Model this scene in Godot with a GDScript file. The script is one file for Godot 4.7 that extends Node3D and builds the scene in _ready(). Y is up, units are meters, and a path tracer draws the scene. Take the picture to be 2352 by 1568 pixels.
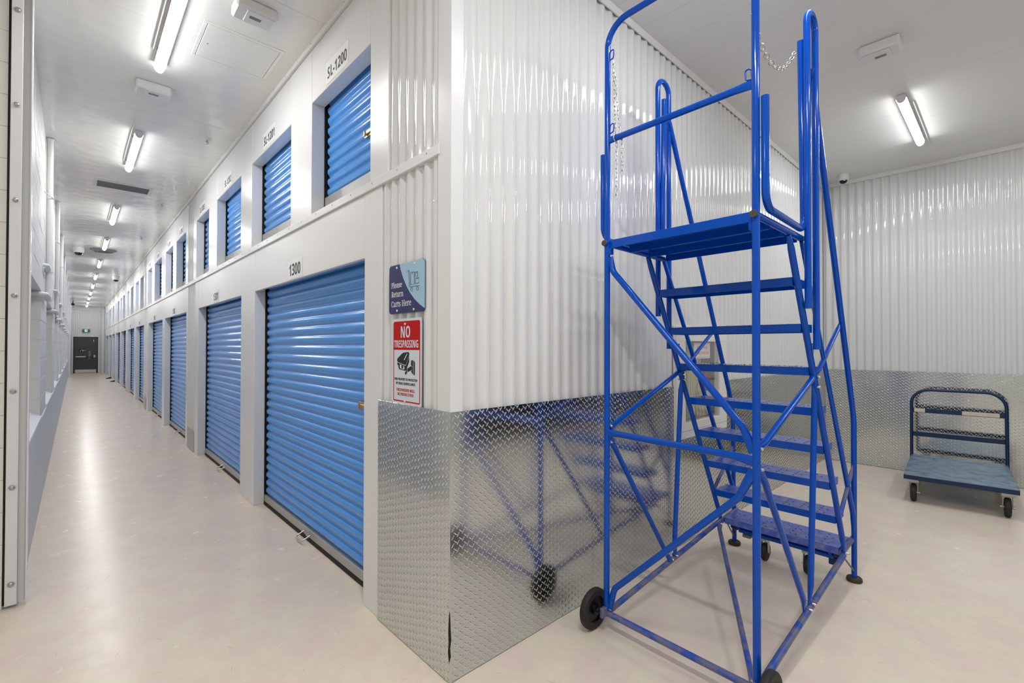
extends Node3D
# A self-storage hall: corridor of blue roll-up doors on the left, cart bay with rolling ladder on the right.
# World frame: corner of the storage block at the origin; corridor runs to -z along x = 0; cart bay wall runs to +x along z = 0.

const H := 3.92          # ceiling height
const PLATE := 1.285     # height of the tread-plate wainscot
const FAR_X := 6.536     # wall behind the cart
const END_Z := -35.3     # end of the corridor
const BACK_Z := 4.0      # wall behind the camera
const LEFT_X := -1.57    # block wall of the corridor
const RANK := ["first", "second", "third", "fourth", "fifth", "sixth", "seventh", "eighth", "ninth", "tenth", "eleventh", "twelfth", "thirteenth", "fourteenth", "fifteenth", "sixteenth", "seventeenth", "eighteenth", "nineteenth", "twentieth", "twenty-first"]
const LOW := [[-0.92, -3.36], [-3.88, -6.29], [-7.30, -9.80], [-10.12, -12.67], [-13.65, -15.9], [-16.37, -18.9], [-19.5, -22.0], [-22.4, -25.2], [-25.9, -28.1], [-28.5, -31.0], [-31.6, -34.1]]
const UP := [[-0.85, -1.83], [-2.30, -3.49], [-3.92, -5.11], [-5.59, -6.49], [-7.39, -8.38], [-8.77, -9.75], [-10.33, -11.5], [-12.0, -12.87], [-13.8, -14.7], [-15.1, -16.1], [-16.75, -17.7], [-18.3, -19.2], [-20.1, -21.0], [-21.5, -22.5], [-23.1, -24.1], [-24.7, -25.6], [-26.5, -27.4], [-27.9, -28.9], [-29.5, -30.4], [-31.1, -32.0], [-32.9, -33.8]]

var M := {}
var used := {}
var bold: Font
var serif: Font

# ---------------------------------------------------------------- mesh builder
class B:
	var v := PackedVector3Array()
	var n := PackedVector3Array()
	var uv := PackedVector2Array()
	func tri(a: Vector3, b: Vector3, c: Vector3, na: Vector3, nb: Vector3, nc: Vector3) -> void:
		if (b - a).cross(c - a).dot(na + nb + nc) > 0.0:
			var t := b; b = c; c = t
			t = nb; nb = nc; nc = t
		v.append(a); v.append(b); v.append(c)
		n.append(na); n.append(nb); n.append(nc)
		for p in [a, b, c]: uv.append(Vector2(p.x + p.z, p.y))
	func quad(a: Vector3, b: Vector3, c: Vector3, d: Vector3, na: Vector3, nb = null, nc = null, nd = null) -> void:
		var n2: Vector3 = na if nb == null else nb
		var n3: Vector3 = na if nc == null else nc
		var n4: Vector3 = na if nd == null else nd
		tri(a, b, c, na, n2, n3)
		tri(a, c, d, na, n3, n4)
	# chamfered box between two corners
	func box(lo: Vector3, hi: Vector3, bev := 0.0, basis := Basis(), at := Vector3.ZERO) -> B:
		var c := (lo + hi) * 0.5
		var h := (hi - lo).abs() * 0.5
		var e := minf(bev, minf(h.x, minf(h.y, h.z)) * 0.9)
		var P := func(sx, sy, sz, ax): # point of the face that looks along axis ax
			var q := Vector3(sx * h.x, sy * h.y, sz * h.z)
			if ax != 0: q.x -= sx * e
			if ax != 1: q.y -= sy * e
			if ax != 2: q.z -= sz * e
			return at + basis * (c + q)
		for ax in 3:
			for s in [-1, 1]:
				var pts := []
				for k in [[-1, -1], [1, -1], [1, 1], [-1, 1]]:
					var w := [0, 0, 0]
					w[ax] = s; w[(ax + 1) % 3] = k[0]; w[(ax + 2) % 3] = k[1]
					pts.append(P.call(w[0], w[1], w[2], ax))
				var nn := Vector3.ZERO
				nn[ax] = s
				quad(pts[0], pts[1], pts[2], pts[3], basis * nn)
		if e > 0.0:
			for ax in 3:
				var b1: int = (ax + 1) % 3
				var b2: int = (ax + 2) % 3
				for s in [-1, 1]:
					for t in [-1, 1]:
						var w := [0, 0, 0]
						w[b1] = s; w[b2] = t
						w[ax] = -1
						var p1: Vector3 = P.call(w[0], w[1], w[2], b1)
						var p2: Vector3 = P.call(w[0], w[1], w[2], b2)
						w[ax] = 1
						var p3: Vector3 = P.call(w[0], w[1], w[2], b2)
						var p4: Vector3 = P.call(w[0], w[1], w[2], b1)
						var nn := Vector3.ZERO
						nn[b1] = s; nn[b2] = t
						quad(p1, p2, p3, p4, basis * nn.normalized())
			for sx in [-1, 1]:
				for sy in [-1, 1]:
					for sz in [-1, 1]:
						var nn := basis * Vector3(sx, sy, sz).normalized()
						tri(P.call(sx, sy, sz, 0), P.call(sx, sy, sz, 1), P.call(sx, sy, sz, 2), nn, nn, nn)
		return self
	# tube along a polyline; press = how flat each point is (0 round .. 1 flat) across the direction ref
	func tube(pts: Array, r: float, sides := 12, closed := false, caps := true, ref := Vector3.ZERO, press := {}) -> B:
		var m := pts.size()
		var rings := []
		var norms := []
		var up := Vector3.ZERO
		for i in m:
			var a: Vector3 = pts[(i - 1 + m) % m] if closed or i > 0 else pts[i]
			var c: Vector3 = pts[(i + 1) % m] if closed or i < m - 1 else pts[i]
			var d := (c - a).normalized()
			var miter := 1.0
			if (closed or (i > 0 and i < m - 1)):
				var d1 := (Vector3(pts[i]) - a).normalized()
				miter = 1.0 / maxf(0.5, d1.dot(d))
			if ref != Vector3.ZERO: up = ref
			if up == Vector3.ZERO: up = Vector3.UP if absf(d.y) < 0.9 else Vector3.RIGHT
			var e1 := (up - d * up.dot(d)).normalized()
			up = e1
			var e2 := d.cross(e1)
			var k: float = press.get(i, press.get(i - m, 0.0))
			var ring := []
			var nr := []
			for j in sides:
				var t := TAU * j / sides
				var s1 := cos(t) * (1.0 - 0.72 * k)
				var s2 := sin(t) * (1.0 + 0.45 * k)
				ring.append(Vector3(pts[i]) + (e1 * s1 + e2 * s2) * r * lerpf(1.0, miter, 0.5))
				nr.append((e1 * cos(t) * (1.0 + 0.45 * k) + e2 * sin(t) * (1.0 - 0.72 * k)).normalized())
			rings.append(ring); norms.append(nr)
		for i in (m if closed else m - 1):
			var q := (i + 1) % m
			for j in sides:
				var l := (j + 1) % sides
				quad(rings[i][j], rings[i][l], rings[q][l], rings[q][j], norms[i][j], norms[i][l], norms[q][l], norms[q][j])
		if caps and not closed:
			for e in [0, m - 1]:
				var o: Vector3 = pts[e]
				var dn := (o - Vector3(pts[1 if e == 0 else m - 2])).normalized()
				for j in sides:
					tri(o, rings[e][j], rings[e][(j + 1) % sides], dn, dn, dn)
		return self
	# solid of revolution: profile of (radius, along) points about an axis
	func lathe(profile: Array, at: Vector3, axis: Vector3, sides := 20, smooth := true) -> B:
		var d := axis.normalized()
		var e1 := (Vector3.UP if absf(d.y) < 0.9 else Vector3.RIGHT).cross(d).normalized()
		var e2 := d.cross(e1)
		for i in profile.size() - 1:
			var p: Vector2 = profile[i]
			var q: Vector2 = profile[i + 1]
			var g := q - p
			var nr := Vector2(g.y, -g.x).normalized()
			for j in sides:
				var t := TAU * j / sides
				var u := TAU * (j + 1) / sides
				var ct := e1 * cos(t) + e2 * sin(t)
				var cu := e1 * cos(u) + e2 * sin(u)
				var nt := ct * nr.x + d * nr.y
				var nu := cu * nr.x + d * nr.y
				if not smooth:
					nt = (nt + nu).normalized(); nu = nt
				quad(at + ct * p.x + d * p.y, at + cu * p.x + d * p.y, at + cu * q.x + d * q.y, at + ct * q.x + d * q.y, nt, nu, nu, nt)
		return self
	# polygon in the local xy plane pushed out along z from z0 to z1
	func slab(poly: PackedVector2Array, z0: float, z1: float, x := Transform3D()) -> B:
		var idx := Geometry2D.triangulate_polygon(poly)
		var f := x.basis * Vector3(0, 0, 1)
		for k in range(0, idx.size(), 3):
			var a := poly[idx[k]]; var b := poly[idx[k + 1]]; var c := poly[idx[k + 2]]
			tri(x * Vector3(a.x, a.y, z1), x * Vector3(b.x, b.y, z1), x * Vector3(c.x, c.y, z1), f, f, f)
			tri(x * Vector3(a.x, a.y, z0), x * Vector3(b.x, b.y, z0), x * Vector3(c.x, c.y, z0), -f, -f, -f)
		var cw := Geometry2D.is_polygon_clockwise(poly)
		for i in poly.size():
			var a := poly[i]; var b := poly[(i + 1) % poly.size()]
			var g := (b - a).normalized()
			var o := x.basis * (Vector3(-g.y, g.x, 0) if cw else Vector3(g.y, -g.x, 0))
			quad(x * Vector3(a.x, a.y, z0), x * Vector3(b.x, b.y, z0), x * Vector3(b.x, b.y, z1), x * Vector3(a.x, a.y, z1), o)
		return self
	# sheet: open profile of (along, out) points pulled along a direction
	func sheet(profile: Array, along: Vector3, out: Vector3, pull: Vector3, at: Vector3, smooth := true) -> B:
		var m := profile.size()
		var fn := []
		for i in m - 1:
			var g: Vector2 = profile[i + 1] - profile[i]
			fn.append(Vector2(-g.y, g.x).normalized())
		for i in m - 1:
			var a: Vector2 = fn[i]
			var b: Vector2 = fn[i]
			if smooth:
				if i > 0: a = (fn[i - 1] + fn[i]).normalized()
				if i < m - 2: b = (fn[i] + fn[i + 1]).normalized()
			var na := along * a.x + out * a.y
			var nb := along * b.x + out * b.y
			var p: Vector3 = at + along * profile[i].x + out * profile[i].y
			var q: Vector3 = at + along * profile[i + 1].x + out * profile[i + 1].y
			quad(p, q, q + pull, p + pull, na, nb, nb, na)
		return self
	func mesh() -> ArrayMesh:
		var a := []
		a.resize(Mesh.ARRAY_MAX)
		a[Mesh.ARRAY_VERTEX] = v
		a[Mesh.ARRAY_NORMAL] = n
		a[Mesh.ARRAY_TEX_UV] = uv
		var m := ArrayMesh.new()
		m.add_surface_from_arrays(Mesh.PRIMITIVE_TRIANGLES, a)
		return m

# ---------------------------------------------------------------- scene helpers
func numbered(called: String) -> String:
	var k: int = used.get(called, 0)
	used[called] = k + 1
	return called if k == 0 else "%s_%03d" % [called, k]

func tag(o: Node, label: String, category: String, group := "", kind := "") -> Node:
	o.set_meta("label", label)
	o.set_meta("category", category)
	if group: o.set_meta("group", group)
	if kind: o.set_meta("kind", kind)
	return o

func thing(called: String, label: String, category: String, at := Vector3.ZERO, group := "", kind := "") -> Node3D:
	var o := Node3D.new()
	o.name = numbered(called)
	o.position = at
	add_child(o)
	tag(o, label, category, group, kind)
	return o

func part(called: String, shape, material: Material, parent: Node, at := Transform3D()) -> MeshInstance3D:
	var o := MeshInstance3D.new()
	o.name = called
	o.mesh = shape.mesh() if shape is B else shape
	o.material_override = material
	o.transform = at
	parent.add_child(o, true)
	return o

func struct(called: String, label: String, category: String) -> Node3D:
	return thing(called, label, category, Vector3.ZERO, "", "structure")

func each(called: String, list: Array, material: Material, parent: Node) -> void:
	for b in list: part(called, b, material, parent)

func box(lo: Vector3, hi: Vector3, bev := 0.0) -> B:
	return B.new().box(lo, hi, bev)

func text(s: String, font: Font, where: Transform3D, w: float, h: float, m: Material, parent: Node, called := "lettering", thick := 0.0012) -> void:
	var t := TextMesh.new()
	t.text = s
	t.font = font
	t.font_size = 64
	t.pixel_size = 0.01
	t.depth = 0.1
	t.curve_step = 2.0
	var bb := t.get_aabb()
	var o := MeshInstance3D.new()
	o.name = called
	o.mesh = t
	o.material_override = m
	var k := Vector3(w / bb.size.x, h / bb.size.y, thick / 0.1)
	var c := bb.get_center()
	o.transform = where * Transform3D(Basis.from_scale(k), -Vector3(c.x * k.x, c.y * k.y, -thick * 0.5))
	parent.add_child(o, true)

func fillet(pts: Array, r: float, steps := 6) -> Array:
	var out := [pts[0]]
	for i in range(1, pts.size() - 1):
		var p: Vector3 = pts[i]
		var a: Vector3 = (Vector3(pts[i - 1]) - p)
		var b: Vector3 = (Vector3(pts[i + 1]) - p)
		var ang := a.angle_to(b)
		var t := minf(r / tan(ang * 0.5), minf(a.length(), b.length()) * 0.49)
		var rr := t * tan(ang * 0.5)
		var p1 := p + a.normalized() * t
		var p2 := p + b.normalized() * t
		var c := p + (a.normalized() + b.normalized()).normalized() * (rr / sin(ang * 0.5))
		for k in steps + 1:
			var q := (p1 - c).slerp(p2 - c, float(k) / steps)
			out.append(c + q)
	out.append(pts[-1])
	return out

func rrect(w: float, h: float, r: float, steps := 5) -> PackedVector2Array:
	var p := PackedVector2Array()
	for q in [[w / 2 - r, h / 2 - r, 0.0], [-w / 2 + r, h / 2 - r, PI / 2], [-w / 2 + r, -h / 2 + r, PI], [w / 2 - r, -h / 2 + r, PI * 1.5]]:
		for k in steps + 1:
			var t: float = q[2] + PI / 2 * k / steps
			p.append(Vector2(q[0] + r * cos(t), q[1] + r * sin(t)))
	return p

func bolt(b: B, at: Vector3, axis: Vector3, r := 0.008, h := 0.006) -> void:
	b.lathe([Vector2(r, 0), Vector2(r * 0.9, h * 0.6), Vector2(r * 0.55, h), Vector2(0, h)], at, axis, 8)

# ribbed steel: profile of narrow crests over a wide valley
func ribs(width: float, pitch: float, crest: float, slope: float, depth: float) -> Array:
	var p := [Vector2(0, -depth)]
	var n := int(round(width / pitch))
	var w := width / n
	for k in n:
		var c := (k + 0.5) * w
		var e := slope * 0.22
		p.append(Vector2(c - crest / 2 - slope - e, -depth))
		p.append(Vector2(c - crest / 2 - slope + e, -depth * 0.82))
		p.append(Vector2(c - crest / 2 - e, -depth * 0.12))
		p.append(Vector2(c - crest / 2 + e, 0))
		p.append(Vector2(c + crest / 2 - e, 0))
		p.append(Vector2(c + crest / 2 + e, -depth * 0.12))
		p.append(Vector2(c + crest / 2 + slope - e, -depth * 0.82))
		p.append(Vector2(c + crest / 2 + slope + e, -depth))
	p.append(Vector2(width, -depth))
	return p

func mat(called: String, c: Color, rough := 0.5, metal := 0.0, spec := 0.5) -> StandardMaterial3D:
	var m := StandardMaterial3D.new()
	m.resource_name = called
	m.albedo_color = c
	m.roughness = rough
	m.metallic = metal
	m.metallic_specular = spec
	M[called] = m
	return m

func noise_tex(freq: float, octaves: int, ramp: Array, sd: int, size := 512) -> NoiseTexture2D:
	var f := FastNoiseLite.new()
	f.seed = sd
	f.frequency = freq
	f.fractal_octaves = octaves
	var t := NoiseTexture2D.new()
	t.width = size
	t.height = size
	t.seamless = true
	t.noise = f
	if ramp:
		var g := Gradient.new()
		g.offsets = PackedFloat32Array(ramp.map(func(x): return x[0]))
		g.colors = PackedColorArray(ramp.map(func(x): return x[1]))
		t.color_ramp = g
	return t

func tri_map(m: StandardMaterial3D, scale: float, world := true) -> void:
	m.uv1_triplanar = true
	m.uv1_world_triplanar = world
	m.uv1_scale = Vector3.ONE * scale

func floor_texture() -> ImageTexture:
	var f := FastNoiseLite.new()
	f.seed = 11; f.frequency = 0.006; f.fractal_octaves = 5
	var im := f.get_seamless_image(1024, 1024, false, false, 0.1, false)
	var f2 := FastNoiseLite.new()
	f2.seed = 5; f2.frequency = 0.03; f2.fractal_octaves = 4
	var im2 := f2.get_seamless_image(1024, 1024, false, false, 0.1, false)
	var out := Image.create(1024, 1024, false, Image.FORMAT_RGB8)
	var warm := Color(0.895, 0.82, 0.77)
	var pale := Color(0.90, 0.85, 0.775)
	for y in 1024:
		for x in 1024:
			var a := im.get_pixel(x, y).r
			var b := im2.get_pixel(x, y).r
			var c := warm.lerp(pale, clampf((a - 0.5) * 2.6 + 0.5, 0, 1))
			c = c * (0.985 + 0.03 * b)
			out.set_pixel(x, y, c)
	var g := RandomNumberGenerator.new()
	g.seed = 77
	for k in 95: # scuffs and tyre scratches
		var p := Vector2(g.randf() * 1024, g.randf() * 1024)
		var d := g.randf() * TAU
		var bend := g.randf_range(-0.05, 0.05)
		var n := g.randi_range(3, 26)
		var dark := g.randf_range(0.10, 0.38)
		for s in n:
			var xx := posmod(int(p.x), 1024)
			var yy := posmod(int(p.y), 1024)
			out.set_pixel(xx, yy, out.get_pixel(xx, yy).lerp(Color(0.33, 0.30, 0.28), dark * (1.0 - absf(2.0 * s / n - 1.0) * 0.7)))
			p += Vector2(cos(d), sin(d))
			d += bend
	return ImageTexture.create_from_image(out)

func materials() -> void:
	var wob := noise_tex(0.012, 2, [], 3)
	var m := mat("white_panel", Color(0.875, 0.875, 0.875), 0.07)
	m = mat("white_trim", Color(0.90, 0.90, 0.90), 0.25)
	m = mat("white_jamb", Color(0.84, 0.84, 0.85), 0.3)
	m = mat("ceiling_panel", Color(0.905, 0.90, 0.88), 0.13)
	m.heightmap_enabled = true
	m.heightmap_texture = wob
	m.heightmap_scale = 0.5
	tri_map(m, 0.55)
	m = mat("ceiling_matt", Color(0.90, 0.90, 0.895), 0.32)
	m = mat("floor_epoxy", Color(1, 1, 1), 0.28, 0.0, 0.33)
	m.albedo_texture = floor_texture()
	m.roughness_texture = noise_tex(0.02, 4, [[0.0, Color(0.8, 0.8, 0.8)], [1.0, Color(1, 1, 1)]], 21)
	tri_map(m, 0.42)
	m = mat("block_paint", Color(0.89, 0.88, 0.855), 0.5)
	m.heightmap_enabled = true
	m.heightmap_texture = noise_tex(0.12, 3, [], 9)
	m.heightmap_scale = 0.08
	tri_map(m, 2.0)
	mat("base_paint", Color(0.82, 0.83, 0.835), 0.45)
	mat("mortar_paint", Color(0.84, 0.835, 0.825), 0.6)
	mat("pipe_paint", Color(0.88, 0.88, 0.88), 0.35)
	mat("curtain_blue", Color(0.31, 0.60, 0.91), 0.18)
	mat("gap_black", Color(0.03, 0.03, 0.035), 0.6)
	mat("rubber", Color(0.05, 0.048, 0.045), 0.7)
	mat("galvanised", Color(0.72, 0.72, 0.71), 0.38, 0.85)
	mat("zinc", Color(0.8, 0.8, 0.8), 0.25, 1.0)
	mat("brass", Color(0.80, 0.72, 0.52), 0.35, 1.0)
	mat("tread_plate", Color(0.80, 0.83, 0.835), 0.14, 1.0)
	mat("tread_lug", Color(0.90, 0.90, 0.89), 0.2, 1.0)
	mat("ladder_blue", Color(0.0, 0.30, 0.72), 0.11, 0.0, 0.4)
	m = mat("ladder_dusty", Color(1, 1, 1), 0.42)
	m.albedo_texture = noise_tex(0.018, 4, [[0.0, Color(0.03, 0.27, 0.72)], [0.34, Color(0.16, 0.31, 0.68)], [0.5, Color(0.40, 0.41, 0.56)], [1.0, Color(0.50, 0.47, 0.47)]], 31)
	tri_map(m, 0.8)
	m = mat("tread_dust_sheen", Color(1, 1, 1), 0.3, 0.0, 0.7)
	m.albedo_texture = noise_tex(0.02, 4, [[0.0, Color(0.14, 0.28, 0.70)], [0.55, Color(0.32, 0.40, 0.76)], [1.0, Color(0.56, 0.54, 0.66)]], 37)  # grey is dust; the paler lilac is reflected light put into the colour
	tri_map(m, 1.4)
	mat("plug_brown", Color(0.30, 0.25, 0.19), 0.5)
	mat("tyre", Color(0.14, 0.128, 0.118), 0.65)
	mat("wheel_black", Color(0.02, 0.02, 0.02), 0.4)
	mat("foot_rubber", Color(0.26, 0.22, 0.19), 0.8)
	mat("hole_dark", Color(0.04, 0.06, 0.20), 0.5)
	mat("chain_steel", Color(0.80, 0.79, 0.76), 0.25, 1.0)
	m = mat("cart_deck", Color(1, 1, 1), 0.42)
	m.albedo_texture = noise_tex(0.012, 5, [[0.0, Color(0.24, 0.30, 0.37)], [0.4, Color(0.38, 0.47, 0.55)], [0.75, Color(0.46, 0.54, 0.60)], [1.0, Color(0.50, 0.48, 0.48)]], 41)
	tri_map(m, 1.1)
	mat("cart_navy", Color(0.02, 0.15, 0.31), 0.35)
	mat("worn_white", Color(0.85, 0.80, 0.74), 0.5)
	mat("plastic_white", Color(0.88, 0.88, 0.88), 0.35)
	mat("plastic_grey", Color(0.45, 0.45, 0.46), 0.5)
	mat("vent_grey", Color(0.48, 0.48, 0.48), 0.5)
	mat("black_gloss", Color(0.015, 0.015, 0.018), 0.1)
	mat("ink", Color(0.12, 0.12, 0.14), 0.5)
	mat("decal_white", Color(0.92, 0.92, 0.92), 0.35)
	mat("sign_navy", Color(0.19, 0.20, 0.40), 0.4, 0.0, 0.4)
	mat("sign_sky", Color(0.63, 0.77, 0.86), 0.35)
	mat("sign_white", Color(0.84, 0.87, 0.90), 0.35)
	mat("sign_red", Color(0.74, 0.03, 0.05), 0.4, 0.0, 0.3)
	mat("sign_ink", Color(0.06, 0.06, 0.10), 0.4)
	mat("sign_line", Color(0.16, 0.26, 0.36), 0.4)
	mat("door_charcoal", Color(0.27, 0.275, 0.28), 0.45)
	mat("frame_charcoal", Color(0.24, 0.245, 0.25), 0.45)
	mat("reflected_dark", Color(0.11, 0.115, 0.11), 0.7, 0.0, 0.2)  # dark tone of the added door, set for its reflection in the plate
	mat("steel_kick", Color(0.78, 0.76, 0.72), 0.3, 0.9)
	mat("cabinet_white", Color(0.90, 0.89, 0.87), 0.35)
	mat("cabinet_grey", Color(0.62, 0.62, 0.62), 0.45)
	mat("hose_cream", Color(0.80, 0.77, 0.62), 0.8)
	mat("red_paint", Color(0.55, 0.05, 0.04), 0.3)
	mat("label_pink", Color(0.90, 0.86, 0.85), 0.5)
	mat("label_red", Color(0.72, 0.45, 0.43), 0.5)
	m = mat("pane", Color(1, 1, 1, 0.06), 0.02)
	m.transparency = BaseMaterial3D.TRANSPARENCY_ALPHA
	m = mat("lamp_lens", Color(0.95, 0.95, 0.95), 0.4)
	m.emission_enabled = true
	m.emission = Color(1, 1, 1)
	m.emission_energy_multiplier = LENS_GLOW
	m = mat("exit_green", Color(0.0, 0.42, 0.27), 0.4)
	m.emission_enabled = true
	m.emission = Color(0.0, 0.42, 0.27)
	m.emission_energy_multiplier = 0.35
	m = mat("exit_white", Color(0.9, 0.95, 0.95), 0.4)
	m.emission_enabled = true
	m.emission = Color(0.85, 1.0, 0.95)
	m.emission_energy_multiplier = 0.4

const LENS_GLOW := 20.0
const LAMP_ENERGY := 1.95
const EXPOSURE := 1.07

# =============================================================== build
func _ready() -> void:
	# camera, environment, exposure
	var cam := Camera3D.new()
	cam.name = "camera"
	cam.position = Vector3(-1.3173, 1.6, 1.8348)
	cam.rotation = Vector3(0.01054, -0.752616, 0.001374)
	cam.fov = rad_to_deg(2.0 * atan(784.0 / 1072.4))
	cam.near = 0.05
	cam.far = 100.0
	add_child(cam)
	cam.current = true
	var env := Environment.new()
	env.background_mode = Environment.BG_COLOR
	env.background_color = Color(0, 0, 0)
	env.tonemap_mode = Environment.TONE_MAPPER_LINEAR
	env.tonemap_exposure = EXPOSURE
	env.sdfgi_enabled = true
	env.ssao_enabled = true
	env.ssil_enabled = true
	var we := WorldEnvironment.new()
	we.name = "environment"
	we.environment = env
	add_child(we)
	bold = SystemFont.new()
	bold.font_names = PackedStringArray(["Droid Sans"])
	bold.font_weight = 700
	serif = SystemFont.new()
	serif.font_names = PackedStringArray(["Droid Serif"])
	materials()
	lamps()
	shell()
	wall_center()
	wall_bay()
	wall_far()
	wall_left()
	wall_end()
	room_behind()
	storage_doors()
	signs()
	ladder()
	cart()
	cabinet()
	ceiling_things()
	small_things()

func shell() -> void:
	var f := struct("floor", "glossy warm grey epoxy floor running through corridor and cart bay", "floor")
	part("floor_slab", box(Vector3(-4.3, -0.2, END_Z - 0.3), Vector3(FAR_X + 0.3, 0, BACK_Z + 0.3)), M.floor_epoxy, f)
	var c := struct("ceiling", "white glossy ceiling of long metal panels with fine seams", "ceiling")
	part("ceiling_deck", box(Vector3(-4.3, H + 0.03, END_Z - 0.3), Vector3(FAR_X + 0.3, H + 0.2, BACK_Z + 0.3)), M.ceiling_matt, c)
	# corridor: panels lie across; cart bay: panels lie along z
	var z := BACK_Z
	var shape := {}
	while z > END_Z - 0.2:
		var left := -4.2 if z > -2.3 else -1.75
		var key := "%.2f" % left
		if not shape.has(key): shape[key] = box(Vector3(left, 0, 0.0008), Vector3(0.03, 0.03, 0.7892), 0.0015).mesh()
		part("ceiling_panel", shape[key], M.ceiling_panel, c, Transform3D(Basis(), Vector3(0, H, z - 0.79)))
		z -= 0.79
	var x := 0.06
	var one := box(Vector3(0.0006, 0, -0.03), Vector3(0.3249, 0.03, BACK_Z + 0.05), 0.0015).mesh()
	while x < FAR_X + 0.1:
		part("ceiling_panel", one, M.ceiling_matt, c, Transform3D(Basis(), Vector3(x, H, 0)))
		x += 0.3255

# ---------------------------------------------------------------- storage block, corridor side
func wall_center() -> void:
	var w := struct("wall_center", "white steel storage front along the corridor with openings for blue doors", "wall")
	part("backing", box(Vector3(0.18, 0, END_Z), Vector3(0.26, H + 0.02, -0.05)), M.white_jamb, w)
	var lo_top := 2.15
	# lower storey
	var prev := -0.70
	for k in LOW.size() + 1:
		var nxt: float = LOW[k][0] if k < LOW.size() else END_Z
		if k == 0:
			part("pier", box(Vector3(0, 0, nxt), Vector3(0.10, 2.55, prev), 0.003), M.white_trim, w)
		elif prev - nxt > 0.55 and k < LOW.size():
			var a := prev - 0.25
			var b := nxt + 0.16
			part("pier", box(Vector3(0, 0, a), Vector3(0.10, 2.55, prev), 0.003), M.white_trim, w)
			part("pier", box(Vector3(0, 0, nxt), Vector3(0.10, 2.55, b), 0.003), M.white_trim, w)
			var s := B.new().sheet(ribs(a - b, 0.075, 0.016, 0.01, 0.018), Vector3(0, 0, 1), Vector3(-1, 0, 0), Vector3(0, 2.55, 0), Vector3(0.004, 0, b))
			part("ribbed_strip", s, M.white_panel, w)
			part("kick_plate", box(Vector3(-0.004, 0.005, b + 0.01), Vector3(0.003, 0.31, a - 0.01), 0.001), M.galvanised, w)
		else:
			part("pier", box(Vector3(0, 0, nxt), Vector3(0.10, 2.55, prev), 0.003), M.white_trim, w)
		if k < LOW.size():
			part("header_panel", box(Vector3(0.001, lo_top, LOW[k][1] + 0.004), Vector3(0.035, 2.55, LOW[k][0] - 0.004), 0.003), M.white_trim, w)
			prev = LOW[k][1]
	# upper storey
	prev = -0.62
	for k in UP.size() + 1:
		var nxt: float = UP[k][0] if k < UP.size() else END_Z
		if k > 0 and k % 4 == 0 and k < UP.size():
			var a := prev - 0.22
			var b := nxt + 0.22
			part("pier", box(Vector3(0, 2.607, a), Vector3(0.10, 3.88, prev), 0.003), M.white_trim, w)
			part("pier", box(Vector3(0, 2.607, nxt), Vector3(0.10, 3.88, b), 0.003), M.white_trim, w)
			part("ribbed_strip", B.new().sheet(ribs(a - b, 0.075, 0.016, 0.01, 0.018), Vector3(0, 0, 1), Vector3(-1, 0, 0), Vector3(0, 1.27, 0), Vector3(0.004, 2.607, b)), M.white_panel, w)
		else:
			part("pier", box(Vector3(0, 2.607, nxt), Vector3(0.10, 3.88, prev), 0.003), M.white_trim, w)
		if k < UP.size():
			part("header_panel", box(Vector3(0.001, 3.47, UP[k][1] + 0.003), Vector3(0.10, 3.88, UP[k][0] - 0.003), 0.003), M.white_trim, w)
			prev = UP[k][1]
	# corner sheets
	part("ribbed_panel", B.new().sheet(ribs(0.60, 0.092, 0.022, 0.017, 0.016), Vector3(0, 0, 1), Vector3(-1, 0, 0), Vector3(0, 2.55 - PLATE + 0.05, 0), Vector3(0, PLATE - 0.05, -0.70)), M.white_panel, w)
	part("ribbed_panel", B.new().sheet(ribs(0.52, 0.087, 0.022, 0.017, 0.016), Vector3(0, 0, 1), Vector3(-1, 0, 0), Vector3(0, 1.28, 0), Vector3(0, 2.60, -0.62)), M.white_panel, w)
	# trims
	var t := B.new()
	t.box(Vector3(-0.012, 2.55, END_Z), Vector3(0.17, 2.607, -0.09), 0.004)
	part("ledge_trim", t, M.white_trim, w)
	part("ceiling_trim", B.new().box(Vector3(-0.02, 3.885, END_Z), Vector3(0.03, H + 0.005, 0.02), 0.003), M.white_trim, w)
	var sc := B.new()
	var z := -0.2
	while z > -14.0:
		bolt(sc, Vector3(-0.012, 2.585, z), Vector3(-1, 0, 0), 0.005, 0.004)
		bolt(sc, Vector3(-0.02, 3.905, z - 0.1), Vector3(-1, 0, 0), 0.005, 0.004)
		z -= 0.3
	part("screws", sc, M.galvanised, w).set_meta("kind", "stuff")
	# folded corner post
	var lp := PackedVector2Array([Vector2(-0.006, 0.105), Vector2(-0.006, -0.004), Vector2(-0.004, -0.006), Vector2(0.066, -0.006), Vector2(0.066, -0.001), Vector2(0.0, -0.001), Vector2(0.0, 0.105)])
	part("corner_post", B.new().slab(lp, 0.0, H - PLATE + 0.02, Transform3D(Basis(Vector3(1, 0, 0), Vector3(0, 0, -1), Vector3(0, 1, 0)), Vector3(0, PLATE - 0.02, 0))), M.white_trim, w)
	# tread plate at the corner
	var p := part("tread_plate", box(Vector3(-0.010, 0.004, -0.715), Vector3(-0.006, PLATE, 0.006), 0.001), M.tread_plate, w)
	lugs(p, Vector3(-0.010, 0.004, -0.715), Vector3(0, 0, 1), Vector3(0, 1, 0), Vector3(-1, 0, 0), 0.72, PLATE - 0.004, 3)
	torn_corner(p)

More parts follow.
